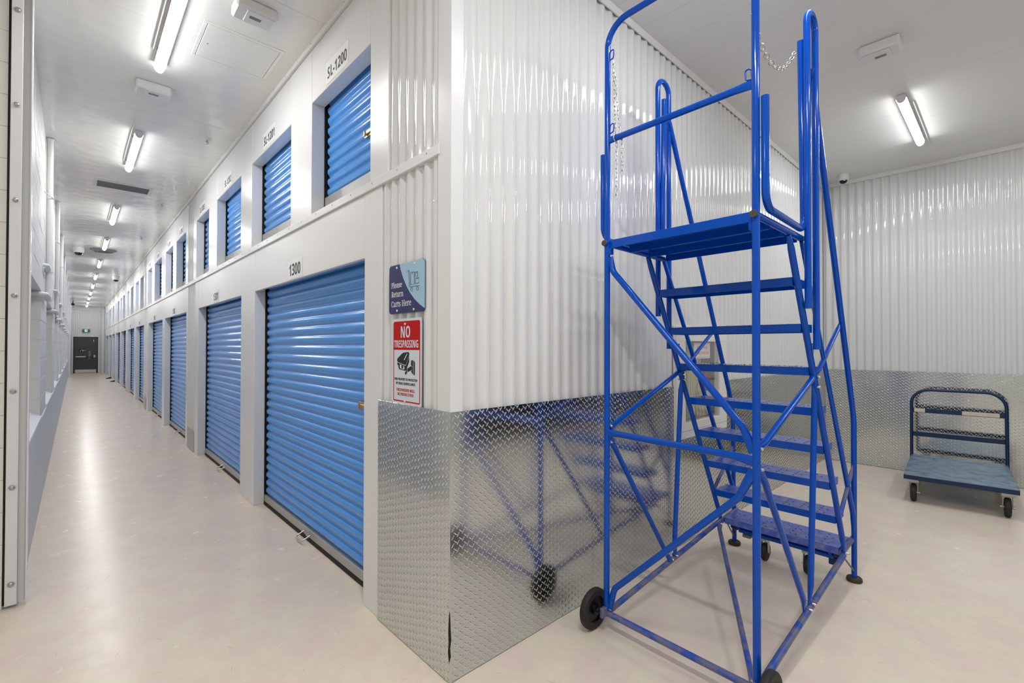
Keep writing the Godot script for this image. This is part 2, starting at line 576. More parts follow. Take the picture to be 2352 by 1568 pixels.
func torn_corner(parent: Node) -> void:
	var p := PackedVector2Array()
	for q in [[0.0, 0.10], [0.007, 0.13], [0.004, 0.17], [0.009, 0.21], [0.006, 0.26], [0.003, 0.33], [0.0, 0.345], [-0.003, 0.32], [-0.006, 0.25], [-0.004, 0.2], [-0.007, 0.15], [-0.003, 0.11]]:
		p.append(Vector2(q[0] - 0.001, q[1]))
	part("torn_edge", B.new().slab(p, 0.0, 0.0012, Transform3D(Basis(Vector3(0.72, 0, 0.69), Vector3.UP, Vector3(-0.69, 0, 0.72)), Vector3(-0.0100, 0, 0.0098))), M.rubber, parent)

# raised lens-shaped lugs in alternating directions
func lugs(parent: Node, at: Vector3, right: Vector3, up: Vector3, out: Vector3, w: float, h: float, sd: int) -> void:
	if not M.has("lug"):
		var b := B.new()
		var ring := []
		for k in 10:
			var t := TAU * k / 10
			ring.append(Vector3(cos(t) * 0.0132, sin(t) * 0.0041 * (0.55 + 0.45 * absf(sin(t))), 0))
		var l := Vector3(-0.0065, 0, 0.0024)
		var r := Vector3(0.0065, 0, 0.0024)
		for k in 10:
			var a: Vector3 = ring[k]
			var c: Vector3 = ring[(k + 1) % 10]
			var na := Vector3(a.x * 14, a.y * 240, 0.9).normalized()
			var nc := Vector3(c.x * 14, c.y * 240, 0.9).normalized()
			var peak := r if a.x + c.x > 0 else l
			b.tri(a, c, peak, na, nc, Vector3(0, 0, 1))
			if (a.x > 0.001) != (c.x > 0.001) and absf(a.x - c.x) > 0.0: b.tri(l, r, c, Vector3(0, 0, 1), Vector3(0, 0, 1), nc)
		M["lug"] = b.mesh()
	var mm := MultiMesh.new()
	mm.transform_format = MultiMesh.TRANSFORM_3D
	mm.mesh = M["lug"]
	var nx := int(w / 0.0305)
	var ny := int(h / 0.0375)
	var list := []
	for i in nx:
		for j in ny:
			var drift := fposmod(i * 0.27, 1.0) * 0.8
			list.append([(i + 0.25) * w / nx, (j + 0.12 + drift) * h / ny, 0.92])
			list.append([(i + 0.75) * w / nx, (j + 0.12 + fposmod(drift + 0.4, 0.85)) * h / ny, -0.68])
	mm.instance_count = list.size()
	for k in list.size():
		var e1: Vector3 = right * cos(list[k][2]) + up * sin(list[k][2])
		var e2: Vector3 = out.cross(e1)
		mm.set_instance_transform(k, Transform3D(Basis(e1, e2, out), at + right * list[k][0] + up * list[k][1]))
	var o := MultiMeshInstance3D.new()
	o.name = "raised_lugs"
	o.multimesh = mm
	o.material_override = M.tread_lug
	o.set_meta("kind", "stuff")
	parent.add_child(o, true)

# ---------------------------------------------------------------- cart bay wall (z = 0)
func wall_bay() -> void:
	var w := struct("wall_back", "white ribbed steel wall above silver tread plate behind the ladder", "wall")
	for r in [[0.05, 2.19, 0.0, H], [3.25, FAR_X + 0.2, 0.0, H], [2.19, 3.25, 0.0, 0.93], [2.19, 3.25, 1.69, H]]:
		part("backing", box(Vector3(r[0], r[2], -0.12), Vector3(r[1], r[3], -0.03)), M.white_jamb, w)
	var cuts := [0.0, 0.92, 1.545, 2.17, 3.13, 3.98, 4.83, 5.68, FAR_X]
	for k in cuts.size() - 1:
		var a: float = cuts[k]
		var b: float = cuts[k + 1]
		var y0 := PLATE - 0.05
		if k == 3: y0 = 1.772
		part("ribbed_panel", B.new().sheet(ribs(b - a, 0.0905, 0.024, 0.018, 0.015), Vector3(1, 0, 0), Vector3(0, 0, 1), Vector3(0, H - y0, 0), Vector3(a, y0, 0)), M.white_panel, w)
	part("ceiling_trim", box(Vector3(0.0, 3.868, 0.0005), Vector3(FAR_X, H + 0.005, 0.014), 0.003), M.white_trim, w)
	var plates := [[0.0, 1.1, 0.004, PLATE], [1.1, 2.17, 0.004, PLATE], [2.17, 3.13, 0.004, 0.855], [3.13, 4.85, 0.004, PLATE], [4.85, FAR_X, 0.004, PLATE]]
	var n := 0
	for r in plates:
		var p := part("tread_plate", box(Vector3(r[0] - (0.010 if n == 0 else -0.0007), r[2], 0.006), Vector3(r[1] - 0.0007, r[3], 0.010), 0.001), M.tread_plate, w)
		lugs(p, Vector3(r[0], r[2], 0.010), Vector3(1, 0, 0), Vector3(0, 1, 0), Vector3(0, 0, 1), r[1] - r[0], r[3] - r[2], 10 + n)
		n += 1

func wall_far() -> void:
	var w := struct("wall_right", "white ribbed steel wall above tread plate behind the flat cart", "wall")
	part("backing", box(Vector3(FAR_X + 0.03, 0, -0.12), Vector3(FAR_X + 0.2, H, BACK_Z + 0.2)), M.white_jamb, w)
	for k in 4:
		part("ribbed_panel", B.new().sheet(ribs(1.0, 0.0909, 0.024, 0.018, 0.015), Vector3(0, 0, 1), Vector3(-1, 0, 0), Vector3(0, H - PLATE + 0.05, 0), Vector3(FAR_X, PLATE - 0.05, k * 1.0)), M.white_panel, w)
	part("ceiling_trim", box(Vector3(FAR_X - 0.014, 3.868, 0.014), Vector3(FAR_X - 0.0005, H + 0.005, BACK_Z), 0.003), M.white_trim, w)
	for k in 2:
		var p := part("tread_plate", box(Vector3(FAR_X - 0.010, 0.004, 0.0105 + 2.0 * k), Vector3(FAR_X - 0.006, PLATE, 2.009 + 1.99 * k), 0.001), M.tread_plate, w)
		lugs(p, Vector3(FAR_X - 0.010, 0.004, 0.02 + 2.0 * k), Vector3(0, 0, 1), Vector3(0, 1, 0), Vector3(-1, 0, 0), 1.97, PLATE - 0.004, 30 + k)

# ---------------------------------------------------------------- block wall on the left of the corridor
func wall_left() -> void:
	var w := struct("wall_left", "white painted block wall with recessed windows along the corridor", "wall")
	var x := LEFT_X
	var base_h := 0.86
	part("concrete_base", box(Vector3(x - 0.3, 0, -31.0), Vector3(x + 0.012, base_h, -2.37), 0.004), M.base_paint, w)
	part("backing", box(Vector3(x - 0.32, 0, END_Z), Vector3(x - 0.26, H, -2.37)), M.mortar_paint, w)
	part("mortar", box(Vector3(x - 0.24, 2.158, -31.0), Vector3(x - 0.003, H, -2.375)), M.mortar_paint, w)
	var gr := RandomNumberGenerator.new()
	gr.seed = 4
	var unit := box(Vector3(-0.25, 0.004, 0.004), Vector3(0, 0.196, 0.396), 0.006).mesh()
	var n := 0
	var far_b := B.new()
	var low_b := 0.95
	var top_b := 2.155
	# piers and the wall above the recesses, course by course
	for k in 10:
		var c := -5.5 - 3.12 * k            # middle of the pier
		var z0 := maxf(c - 0.6, -31.0)
		var z1 := c + 0.63
		part("mortar", box(Vector3(x - 0.24, base_h, z0 + 0.004), Vector3(x - 0.003, top_b, z1 - 0.004)), M.mortar_paint, w)
		if k < 2:
			# near piers: every block a piece
			var y := base_h
			var row := 0
			while y < top_b - 0.05:
				var hh := minf(0.2, top_b - y)
				var cut := z1 - 0.4 * (0.5 if row % 2 == 0 else 1.0)
				var zz := z1
				while zz > z0 + 0.02:
					var e := maxf(cut, z0)
					part("block", box(Vector3(x - 0.25, y + 0.0015, e + 0.0015), Vector3(x + gr.randf() * 0.002, y + hh - 0.0015, zz - 0.0015), 0.003), M.block_paint, w)
					zz = e
					cut -= 0.4
				y += hh
				row += 1
		else:
			var y := base_h
			while y < top_b - 0.05:
				far_b.box(Vector3(x - 0.25, y + 0.003, z0), Vector3(x, minf(y + 0.2, top_b) - 0.003, z1), 0.005)
				y += 0.2
	# courses above
	var y := top_b
	var row := 0
	while y < H - 0.02:
		var hh := minf(0.2, H - y)
		var zz := -2.37 - (0.2 if row % 2 else 0.0)
		if row % 2: part("block", box(Vector3(x - 0.25, y + 0.003, -2.567), Vector3(x, y + hh - 0.003, -2.373), 0.005), M.block_paint, w)
		while zz > -8.0:
			part("block", box(Vector3(x - 0.25, y + 0.0015, zz - 0.3985), Vector3(x + gr.randf() * 0.002, y + hh - 0.0015, zz - 0.0015), 0.003), M.block_paint, w)
			zz -= 0.4
		far_b.box(Vector3(x - 0.25, y + 0.003, -31.0), Vector3(x, y + hh - 0.003, zz), 0.005)
		y += hh
		row += 1
	# near pier beside the channel
	part("block", box(Vector3(x - 0.25, base_h, -2.98), Vector3(x, 2.155, -2.37), 0.005), M.block_paint, w)
	part("far_courses", far_b, M.block_paint, w).set_meta("kind", "stuff")
	# end section of smooth panel
	part("end_panel", box(Vector3(x - 0.3, 0, END_Z), Vector3(-1.47, H, -31.0), 0.004), M.white_trim, w)
	# windows with sloping sills
	for k in 9:
		var c := -5.5 - 3.12 * k
		var z1 := c + 0.63 + 1.86
		var z0 := c + 0.63
		if k == 0: z1 = -2.98
		var win := thing("window_%d" % (k + 1), "%s recessed white window from the near end of the block wall" % RANK[k], "window", Vector3(x, low_b, (z0 + z1) / 2), "", "structure")
		var hw := (z1 - z0) / 2
		var sill := B.new()
		var prof := PackedVector2Array([Vector2(-0.25, -0.09), Vector2(0.014, -0.09), Vector2(0.014, -0.06), Vector2(-0.2, 0.06), Vector2(-0.25, 0.06)])
		sill.slab(prof, -hw + 0.002, hw - 0.002)
		part("sill", sill, M.pipe_paint, win)
		part("blanking_panel", box(Vector3(-0.24, 0.06, -hw + 0.05), Vector3(-0.215, 1.205, hw - 0.05), 0.004), M.white_trim, win)
		var fr := B.new()
		for s in [-1, 1]:
			fr.box(Vector3(-0.25, 0.06, s * hw - s * 0.05), Vector3(-0.2, 1.205, s * hw - s * 0.002), 0.004)
		fr.box(Vector3(-0.25, 1.15, -hw + 0.05), Vector3(-0.2, 1.203, hw - 0.05), 0.004)
		part("window_frame", fr, M.base_paint, win)
		for s in [-1, 1]:
			part("gasket", box(Vector3(-0.213, 0.07, s * (hw - 0.052) - 0.004), Vector3(-0.209, 1.15, s * (hw - 0.052) + 0.004)), M.gap_black, win)
	# drain pipes, one on each pier
	for k in 9:
		var z := -5.5 - 3.13 * k
		var p := thing("drain_pipe", "white painted vertical pipe on the %s pier of the block wall" % RANK[k], "pipe", Vector3(x + 0.036, 0, z), "pipes down the block wall")
		part("riser", B.new().tube([Vector3(0, 2.12, 0), Vector3(0, H - 0.02, 0)], 0.028, 14), M.pipe_paint, p)
		part("ceiling_flange", B.new().lathe([Vector2(0.028, 0), Vector2(0.034, 0), Vector2(0.034, 0.015), Vector2(0.028, 0.015)], Vector3(0, H - 0.022, 0), Vector3.UP, 14), M.pipe_paint, p)
		part("elbow", B.new().tube(fillet([Vector3(0, 2.21, 0), Vector3(0, 2.12, 0), Vector3(0, 2.12, 0.12)], 0.05), 0.033, 14), M.pipe_paint, p)
		part("branch", B.new().tube(fillet([Vector3(0, 2.12, 0.05), Vector3(0, 2.12, 0.70), Vector3(-0.27, 2.12, 0.74)], 0.05), 0.022, 12), M.pipe_paint, p)
		part("coupling", B.new().lathe([Vector2(0.022, 0), Vector2(0.03, 0), Vector2(0.032, 0.06), Vector2(0.03, 0.12), Vector2(0.022, 0.12)], Vector3(0, 2.12, 0.38), Vector3(0, 0, 1), 14), M.pipe_paint, p)
		part("clamp", B.new().lathe([Vector2(0.028, 0), Vector2(0.035, 0), Vector2(0.035, 0.05), Vector2(0.028, 0.05)], Vector3(0, 2.42, 0), Vector3.UP, 14), M.pipe_paint, p)
		part("stub", B.new().tube(fillet([Vector3(0, 2.445, 0), Vector3(0, 2.445, 0.42), Vector3(-0.06, 2.445, 0.44)], 0.03), 0.018, 10), M.pipe_paint, p)
		part("bracket", B.new().tube([Vector3(-0.035, 3.25, 0.28), Vector3(0.02, 3.25, 0.05), Vector3(0.03, 3.25, 0)], 0.006, 6), M.pipe_paint, p)

func wall_end() -> void:
	var w := struct("wall_end", "grey white ribbed steel wall closing the far end of the corridor", "wall")
	part("backing", box(Vector3(-1.9, 0, END_Z - 0.3), Vector3(0.3, H, END_Z - 0.03)), M.white_jamb, w)
	part("ribbed_panel", B.new().sheet(ribs(1.52, 0.09, 0.024, 0.018, 0.015), Vector3(1, 0, 0), Vector3(0, 0, 1), Vector3(0, H, 0), Vector3(-1.5, 0, END_Z)), M.white_panel, w)
	part("ceiling_trim", box(Vector3(-1.47, 3.72, END_Z), Vector3(0.0, 3.8, END_Z + 0.03), 0.003), M.white_trim, w)
	part("corner_trim", box(Vector3(-0.16, 0, END_Z), Vector3(-0.02, H, END_Z + 0.02), 0.003), M.white_trim, w)
	var d := thing("door_1", "charcoal steel exit door with push bar at the corridor end", "door", Vector3(-0.84, 0, END_Z), "", "structure")
	var fr := B.new()
	for s in [-1, 1]: fr.box(Vector3(s * 0.54, 0, 0.0), Vector3(s * 0.48, 2.13, 0.05), 0.003)
	fr.box(Vector3(-0.54, 2.07, 0.0), Vector3(0.54, 2.13, 0.05), 0.003)
	part("door_frame", fr, M.frame_charcoal, d)
	each("casing", [box(Vector3(-0.61, 2.13, 0.0), Vector3(0.61, 2.18, 0.03), 0.003), box(Vector3(-0.61, 0, 0), Vector3(-0.54, 2.13, 0.03), 0.003), box(Vector3(0.54, 0, 0), Vector3(0.61, 2.13, 0.03), 0.003)], M.white_trim, d)
	part("door_leaf", box(Vector3(-0.478, 0.01, 0.0), Vector3(0.478, 2.068, 0.035), 0.003), M.door_charcoal, d)
	part("kick_plate", box(Vector3(-0.46, 0.02, 0.035), Vector3(0.46, 0.21, 0.038), 0.001), M.steel_kick, d)
	var bar := B.new()
	bar.box(Vector3(-0.44, 0.93, 0.06), Vector3(0.0, 0.99, 0.10), 0.01)
	part("push_bar", bar, M.steel_kick, d)
	part("bar_rail", box(Vector3(-0.44, 0.94, 0.035), Vector3(0.40, 0.98, 0.07), 0.006), M.frame_charcoal, d)
	part("latch_box", box(Vector3(0.34, 0.90, 0.035), Vector3(0.42, 1.06, 0.10), 0.01), M.steel_kick, d)
	part("grey_upright", box(Vector3(0.12, 0.84, 0.033), Vector3(0.21, 1.3, 0.037), 0.001), M.vent_grey, d)  # flat grey upright rectangle on the door leaf
	part("closer_tab", box(Vector3(0.33, 1.84, 0.035), Vector3(0.36, 1.96, 0.05), 0.003), M.zinc, d)
	var s := thing("stair_sign", "small black sign reading B1 with a stair line on the exit door", "sign", Vector3(-0.99, 1.33, END_Z + 0.036))
	part("sign_plate", box(Vector3(-0.15, -0.085, 0), Vector3(0.15, 0.085, 0.006), 0.002), M.black_gloss, s)
	part("stair_mark", B.new().slab(PackedVector2Array([Vector2(-0.12, -0.05), Vector2(-0.09, -0.05), Vector2(-0.02, 0.03), Vector2(0.0, 0.03), Vector2(0.0, 0.045), Vector2(-0.03, 0.045)]), 0.006, 0.008), M.decal_white, s)
	text("B1", bold, Transform3D(Basis(), Vector3(0.062, -0.01, 0.006)), 0.12, 0.07, M.decal_white, s)
	var e := thing("exit_sign", "lit green running man exit sign above the charcoal door", "sign", Vector3(-0.84, 2.49, END_Z + 0.005))
	part("housing", box(Vector3(-0.17, -0.09, 0), Vector3(0.17, 0.09, 0.05), 0.006), M.plastic_grey, e)
	part("sign_face", box(Vector3(-0.15, -0.065, 0.05), Vector3(-0.06, 0.065, 0.056), 0.002).box(Vector3(0.06, -0.065, 0.05), Vector3(0.15, 0.065, 0.056), 0.002), M.exit_green, e)
	part("sign_door", box(Vector3(-0.06, -0.065, 0.05), Vector3(0.06, 0.065, 0.055), 0.002), M.exit_white, e)
	var man := B.new()
	man.lathe([Vector2(0.012, 0), Vector2(0.012, 0.003), Vector2(0, 0.003)], Vector3(0.012, 0.045, 0.055), Vector3(0, 0, 1), 10)
	for q in [[-0.01, 0.025, 0.005, -0.01], [0.005, -0.01, -0.03, -0.03], [0.005, -0.01, 0.025, -0.025], [0.025, -0.025, 0.012, -0.055], [-0.01, 0.025, 0.03, 0.01], [-0.01, 0.025, -0.032, 0.005]]:
		man.tube([Vector3(q[0], q[1], 0.056), Vector3(q[2], q[3], 0.056)], 0.006, 6)
	part("running_man", man, M.exit_green, e)

# ---------------------------------------------------------------- the rest of the room, behind the camera
func room_behind() -> void:
	var w := struct("wall_near", "white painted block wall beside the bolted channel at the corridor mouth", "wall")
	part("block_face", box(Vector3(-4.3, 0, -2.6), Vector3(-1.628, H, -2.37), 0.004), M.block_paint, w)
	for k in 20:
		part("block", box(Vector3(-1.83, k * 0.196 + 0.001, -2.37), Vector3(-1.628, k * 0.196 + 0.1955, -2.352), 0.0015), M.block_paint, w)
	w = struct("wall_front", "white painted block walls behind the viewer around the added dark door", "wall")
	part("side_face", box(Vector3(-4.3, 0, -2.4), Vector3(-4.1, H, BACK_Z + 0.2)), M.block_paint, w)
	part("rear_face", box(Vector3(-4.3, 0, BACK_Z), Vector3(3.1, H, BACK_Z + 0.2)).box(Vector3(3.1, 2.7, BACK_Z), Vector3(FAR_X + 0.2, H, BACK_Z + 0.2)).box(Vector3(6.45, 0, BACK_Z), Vector3(FAR_X + 0.2, 2.7, BACK_Z + 0.2)), M.block_paint, w)
	var d := thing("door_2", "unseen dark grey door added behind the viewer for its reflection", "door", Vector3(4.775, 0, BACK_Z + 0.05), "", "structure")  # unseen; added for the dark band it mirrors in the tread plate
	for k in 5:
		part("door_panel", box(Vector3(-1.672, k * 0.54 + 0.004, 0), Vector3(1.672, k * 0.54 + 0.536, 0.06), 0.006), M.reflected_dark, d)
	var c := thing("channel_guard", "white steel channel bolted upright at the corridor mouth", "channel", Vector3(-1.57, 0, -2.36))
	part("bolted_face", box(Vector3(-0.046, 0.02, 0.0), Vector3(0.006, H - 0.01, 0.03), 0.003), M.white_trim, c)
	part("web", box(Vector3(0.006, 0.02, -0.02), Vector3(0.044, H - 0.01, 0.0), 0.001), M.white_jamb, c)
	part("lip", box(Vector3(0.041, 0.02, -0.02), Vector3(0.049, H - 0.01, 0.03), 0.002), M.white_trim, c)
	part("gap_strip", box(Vector3(-0.058, 0.02, -0.01), Vector3(-0.046, H - 0.01, 0.002)), M.gap_black, c)  # black strip painted in for the shade inside the open gap
	for k in 7:
		var b := B.new()
		b.lathe([Vector2(0.017, 0), Vector2(0.017, 0.003), Vector2(0.012, 0.004), Vector2(0.0105, 0.012), Vector2(0.006, 0.015), Vector2(0, 0.015)], Vector3(-0.019, 0.15 + 0.586 * k, 0.03), Vector3(0, 0, 1), 12)
		part("bolt", b, M.galvanised, c)

# ---------------------------------------------------------------- roll-up doors
func slat_profile(p: float) -> Array:
	var a := []
	for q in [[0.0, 0.0], [0.06, 0.0005], [0.16, 0.006], [0.26, 0.0135], [0.36, 0.0165], [0.62, 0.0165], [0.72, 0.0145], [0.82, 0.007], [0.92, 0.001], [1.0, 0.0]]:
		a.append(Vector2(q[0] * p, q[1]))
	return a

func roll_door(called: String, label: String, group: String, z0: float, z1: float, y0: float, height: float, pitch: float, lower: bool, single: bool) -> Node3D:
	# local frame: +x towards the viewer's right along the wall (world +z), y up, +z out of the wall (world -x)
	var t := thing(called, label, "roll-up door", Vector3(0.125, y0, (z0 + z1) / 2), group)
	t.basis = Basis(Vector3(0, 0, 1), Vector3(0, 1, 0), Vector3(-1, 0, 0))
	var hw := absf(z0 - z1) / 2
	var bar := 0.10 if lower else 0.15
	var n := int(ceil((height + 0.10 - bar) / pitch))
	var pull := Vector3(hw * 2 - 0.08, 0, 0)
	var prof := slat_profile(pitch)
	if single:
		var s := B.new().sheet(prof, Vector3(0, 1, 0), Vector3(0, 0, 1), pull, Vector3(-hw + 0.04, 0, 0)).mesh()
		for k in n:
			part("slat", s, M.curtain_blue, t, Transform3D(Basis(), Vector3(0, bar + k * pitch, 0)))
	else:
		var all := []
		for k in n:
			for q in prof.size() - (1 if k < n - 1 else 0):
				all.append(prof[q] + Vector2(k * pitch, 0))
		part("curtain", B.new().sheet(all, Vector3(0, 1, 0), Vector3(0, 0, 1), pull, Vector3(-hw + 0.04, bar, 0)), M.curtain_blue, t)
	part("bottom_bar", box(Vector3(-hw + 0.02, 0.03, -0.01), Vector3(hw - 0.02, bar, 0.030), 0.006), M.galvanised, t)
	part("floor_seal", box(Vector3(-hw + 0.02, 0.0, -0.01), Vector3(hw - 0.02, 0.03, 0.036), 0.006), M.rubber, t)
	for s in [-1, 1]:
		part("guide_gap", box(Vector3(s * hw, 0, -0.045), Vector3(s * (hw - 0.055), height + 0.1, -0.003), 0.002).box(Vector3(s * hw, 0, -0.003), Vector3(s * (hw - 0.006), height, 0.024)), M.gap_black, t)  # second box is a black lining, painted shade of the gap at the jamb
	# slide latch near the right edge
	var l := B.new()
	var ly := 1.2 if lower else 0.42
	l.box(Vector3(hw - 0.30, ly - 0.022, 0.016), Vector3(hw - 0.16, ly + 0.022, 0.021), 0.001)
	l.box(Vector3(hw - 0.275, ly - 0.008, 0.021), Vector3(hw - 0.05, ly + 0.008, 0.032), 0.002).box(Vector3(hw - 0.27, ly - 0.022, 0.028), Vector3(hw - 0.258, ly + 0.014, 0.042), 0.002)
	part("slide_latch", l, M.brass, t)
	if lower and single:
		var hnd := B.new()
		hnd.tube(fillet([Vector3(-0.07, 0.06, 0.03), Vector3(-0.07, 0.03, 0.10), Vector3(0.07, 0.03, 0.10), Vector3(0.07, 0.06, 0.03)], 0.02, 4), 0.006, 8)
		hnd.box(Vector3(-0.03, 0.03, 0.028), Vector3(0.05, 0.085, 0.034), 0.002)
		part("pull_handle", hnd, M.galvanised, t)
	return t

func storage_doors() -> void:
	var face := Basis(Vector3(0, 0, 1), Vector3(0, 1, 0), Vector3(-1, 0, 0))
	for k in LOW.size():
		var num := str(1300 + k)
		var lab := "tall blue roll-up door numbered %s, %s lower door from the corner" % [num, RANK[k]]
		var d := roll_door("roll_up_door", lab, "tall blue roll-up doors at floor level", LOW[k][0], LOW[k][1], 0.0, 2.15, 0.0796, true, k < 4)
		var c: float = (LOW[k][0] + LOW[k][1]) / 2 - 0.05
		if k == 0:
			part("instruction_sticker", box(Vector3(0.70, 0.034, 0.028), Vector3(1.0, 0.075, 0.0285)), M.decal_white, d)
			part("sticker_stripe", box(Vector3(0.70, 0.066, 0.0285), Vector3(0.76, 0.075, 0.0287)), M.brass, d)
		var s := thing("number_plate", "white number decal %s above the %s lower blue door from the corner" % [num, RANK[k]], "number decal", Vector3(-0.0002, 2.235, c), "door number decals")
		s.basis = face
		part("decal", box(Vector3(-0.17, -0.075, 0), Vector3(0.17, 0.085, 0.0005)), M.decal_white, s)
		if k < 6: text(num, bold, Transform3D(Basis(), Vector3(0, 0, 0.0005)), 0.265, 0.098, M.ink, s, "lettering", 0.0008)
	for k in UP.size():
		var num := "SL-%d" % (1200 + k)
		var lab := "small blue roll-up door %s on the upper storey, %s upper door from the corner" % [num, RANK[k]]
		roll_door("locker_door", lab, "small blue roll-up doors on the upper storey", UP[k][0], UP[k][1], 2.607, 0.87, 0.0796, false, k < 5)
		var c: float = (UP[k][0] + UP[k][1]) / 2 - 0.02
		var s := thing("number_plate", "white number decal %s above the %s upper blue door from the corner" % [num, RANK[k]], "number decal", Vector3(-0.0002, 3.565, c), "door number decals")
		s.basis = face
		part("decal", box(Vector3(-0.19, -0.075, 0), Vector3(0.19, 0.085, 0.0005)), M.decal_white, s)
		if k < 8: text(num, bold, Transform3D(Basis(), Vector3(0, 0, 0.0005)), 0.325, 0.082, M.ink, s, "lettering", 0.0008)

# ---------------------------------------------------------------- signs on the corner
func signs() -> void:
	var face := Basis(Vector3(0, 0, 1), Vector3(0, 1, 0), Vector3(-1, 0, 0))
	var w := 0.372
	var h := 0.272
	var a := thing("cart_return_sign", "navy and pale blue sign reading Please Return Carts Here by the corner", "sign", Vector3(-0.006, 1.917, -0.402))
	a.basis = face
	part("sign_plate", B.new().slab(rrect(w, h, 0.022), 0, 0.003), M.sign_navy, a)
	# pale blue field right of a hollow curve
	var at := func(s: float, t: float) -> Vector2: return Vector2((s - 0.5) * w, (0.5 - t) * h)
	var pts := PackedVector2Array()
	for q in [[0.31, 0.0], [0.345, 0.12], [0.41, 0.28], [0.50, 0.45], [0.60, 0.60], [0.73, 0.745], [0.87, 0.865], [1.0, 0.945], [1.0, 0.08], [0.985, 0.025], [0.94, 0.0]]:
		pts.append(at.call(q[0], q[1]))
	part("pale_field", B.new().slab(pts, 0.003, 0.0034), M.sign_sky, a)
	var ln := B.new()
	var P := func(s: float, t: float) -> Vector3: var q: Vector2 = at.call(s, t); return Vector3(q.x, q.y, 0.0036)
	for l in [[[0.52, 0.165], [0.575, 0.165], [0.60, 0.50], [0.87, 0.50]], [[0.625, 0.215], [0.725, 0.215], [0.725, 0.455], [0.625, 0.455], [0.625, 0.215]], [[0.755, 0.225], [0.815, 0.225], [0.815, 0.315], [0.755, 0.315], [0.755, 0.225]], [[0.755, 0.345], [0.845, 0.345], [0.845, 0.45], [0.755, 0.45], [0.755, 0.345]], [[0.675, 0.215], [0.675, 0.255]], [[0.785, 0.225], [0.785, 0.255]], [[0.80, 0.345], [0.80, 0.375]]]:
		ln.tube(l.map(func(q): return P.call(q[0], q[1])), 0.0013, 6)
	for s in [0.655, 0.81]:
		var ring := []
		for k in 12: ring.append(P.call(s, 0.55) + Vector3(cos(TAU * k / 12), sin(TAU * k / 12), 0) * 0.0095)
		ln.tube(ring, 0.0013, 6, true)
	part("cart_emblem", ln, M.sign_line, a)
	for q in [["Please", 0.225, 0.41, 0.31, 0.12], ["Return", 0.245, 0.60, 0.345, 0.115], ["Carts Here", 0.355, 0.80, 0.565, 0.12]]:
		var c: Vector2 = at.call(q[1], q[2])
		text(q[0], serif, Transform3D(Basis(), Vector3(c.x, c.y, 0.003)), q[3] * w, q[4] * h, M.decal_white, a, "lettering", 0.0008)
	for q in [[0.23, 0.06], [0.73, 0.05], [0.24, 0.94], [0.71, 0.945]]:
		var b := B.new()
		bolt(b, P.call(q[0], q[1]) - Vector3(0, 0, 0.0006), Vector3(0, 0, 1), 0.007, 0.004)
		part("screw", b, M.plastic_white, a)
	# no trespassing
	w = 0.302
	h = 0.468
	var z := thing("trespass_sign", "red and white NO TRESPASSING sign with a camera emblem below the cart sign", "sign", Vector3(-0.006, 1.517, -0.398))
	z.basis = face
	at = func(s: float, t: float) -> Vector2: return Vector2((s - 0.5) * w, (0.5 - t) * h)
	P = func(s: float, t: float) -> Vector3: var q: Vector2 = at.call(s, t); return Vector3(q.x, q.y, 0.0036)
	part("sign_plate", B.new().slab(rrect(w, h, 0.014), 0, 0.003), M.sign_white, z)
	var red := B.new()
	var L := 0.04 * w - w / 2
	var R := -L
	var hd := PackedVector2Array()
	var rr := rrect(R - L, h * 0.94, 0.014)
	var cutoff: float = (0.5 - 0.365) * h
	for p in rr:
		if p.y > cutoff: hd.append(p)
	hd.append(Vector2(L, cutoff)); hd.append(Vector2(R, cutoff))
	red.slab(hd, 0.003, 0.0034)
	for s in [-1, 1]: red.box(Vector3(s * R - s * 0.007, -h * 0.46, 0.003), Vector3(s * R, cutoff, 0.0034))
	red.box(Vector3(L + 0.004, -h * 0.47, 0.003), Vector3(R - 0.004, -h * 0.455, 0.0034))
	part("red_field", red, M.sign_red, z)
	for q in [["NO", 0.47, 0.155, 0.32, 0.135, M.sign_white], ["TRESPASSING", 0.485, 0.295, 0.83, 0.088, M.sign_white], ["THIS PROPERTY IS PROTECTED", 0.475, 0.708, 0.79, 0.029, M.sign_ink], ["BY VIDEO SURVEILLANCE", 0.475, 0.757, 0.66, 0.029, M.sign_ink], ["TRESPASSERS WILL", 0.475, 0.832, 0.63, 0.033, M.sign_red], ["BE PROSECUTED", 0.475, 0.882, 0.545, 0.033, M.sign_red]]:
		var c: Vector2 = at.call(q[1], q[2])
		text(q[0], bold, Transform3D(Basis(), Vector3(c.x, c.y, 0.003)), q[3] * w, q[4] * h, q[5], z, "lettering", 0.0009)
	var cm := B.new()
	for poly in [[[0.175, 0.487], [0.19, 0.468], [0.36, 0.405], [0.40, 0.397], [0.56, 0.388], [0.60, 0.397], [0.605, 0.42], [0.49, 0.533], [0.465, 0.54], [0.20, 0.507]], [[0.185, 0.513], [0.46, 0.549], [0.49, 0.544], [0.595, 0.44], [0.60, 0.50], [0.50, 0.60], [0.47, 0.607], [0.25, 0.592], [0.23, 0.575], [0.225, 0.55], [0.19, 0.54]], [[0.49, 0.612], [0.535, 0.572], [0.53, 0.63], [0.50, 0.65], [0.465, 0.648], [0.455, 0.625]], [[0.545, 0.578], [0.665, 0.548], [0.70, 0.555], [0.70, 0.585], [0.665, 0.597], [0.55, 0.62]], [[0.66, 0.537], [0.665, 0.492], [0.70, 0.478], [0.73, 0.482], [0.735, 0.64], [0.70, 0.63], [0.665, 0.605], [0.70, 0.594], [0.71, 0.552]], [[0.745, 0.484], [0.775, 0.492], [0.795, 0.51], [0.795, 0.635], [0.78, 0.65], [0.75, 0.648]]]:
		var pp := PackedVector2Array()
		for q in poly: pp.append(at.call(q[0], q[1]))
		cm.slab(pp, 0.003, 0.0036)
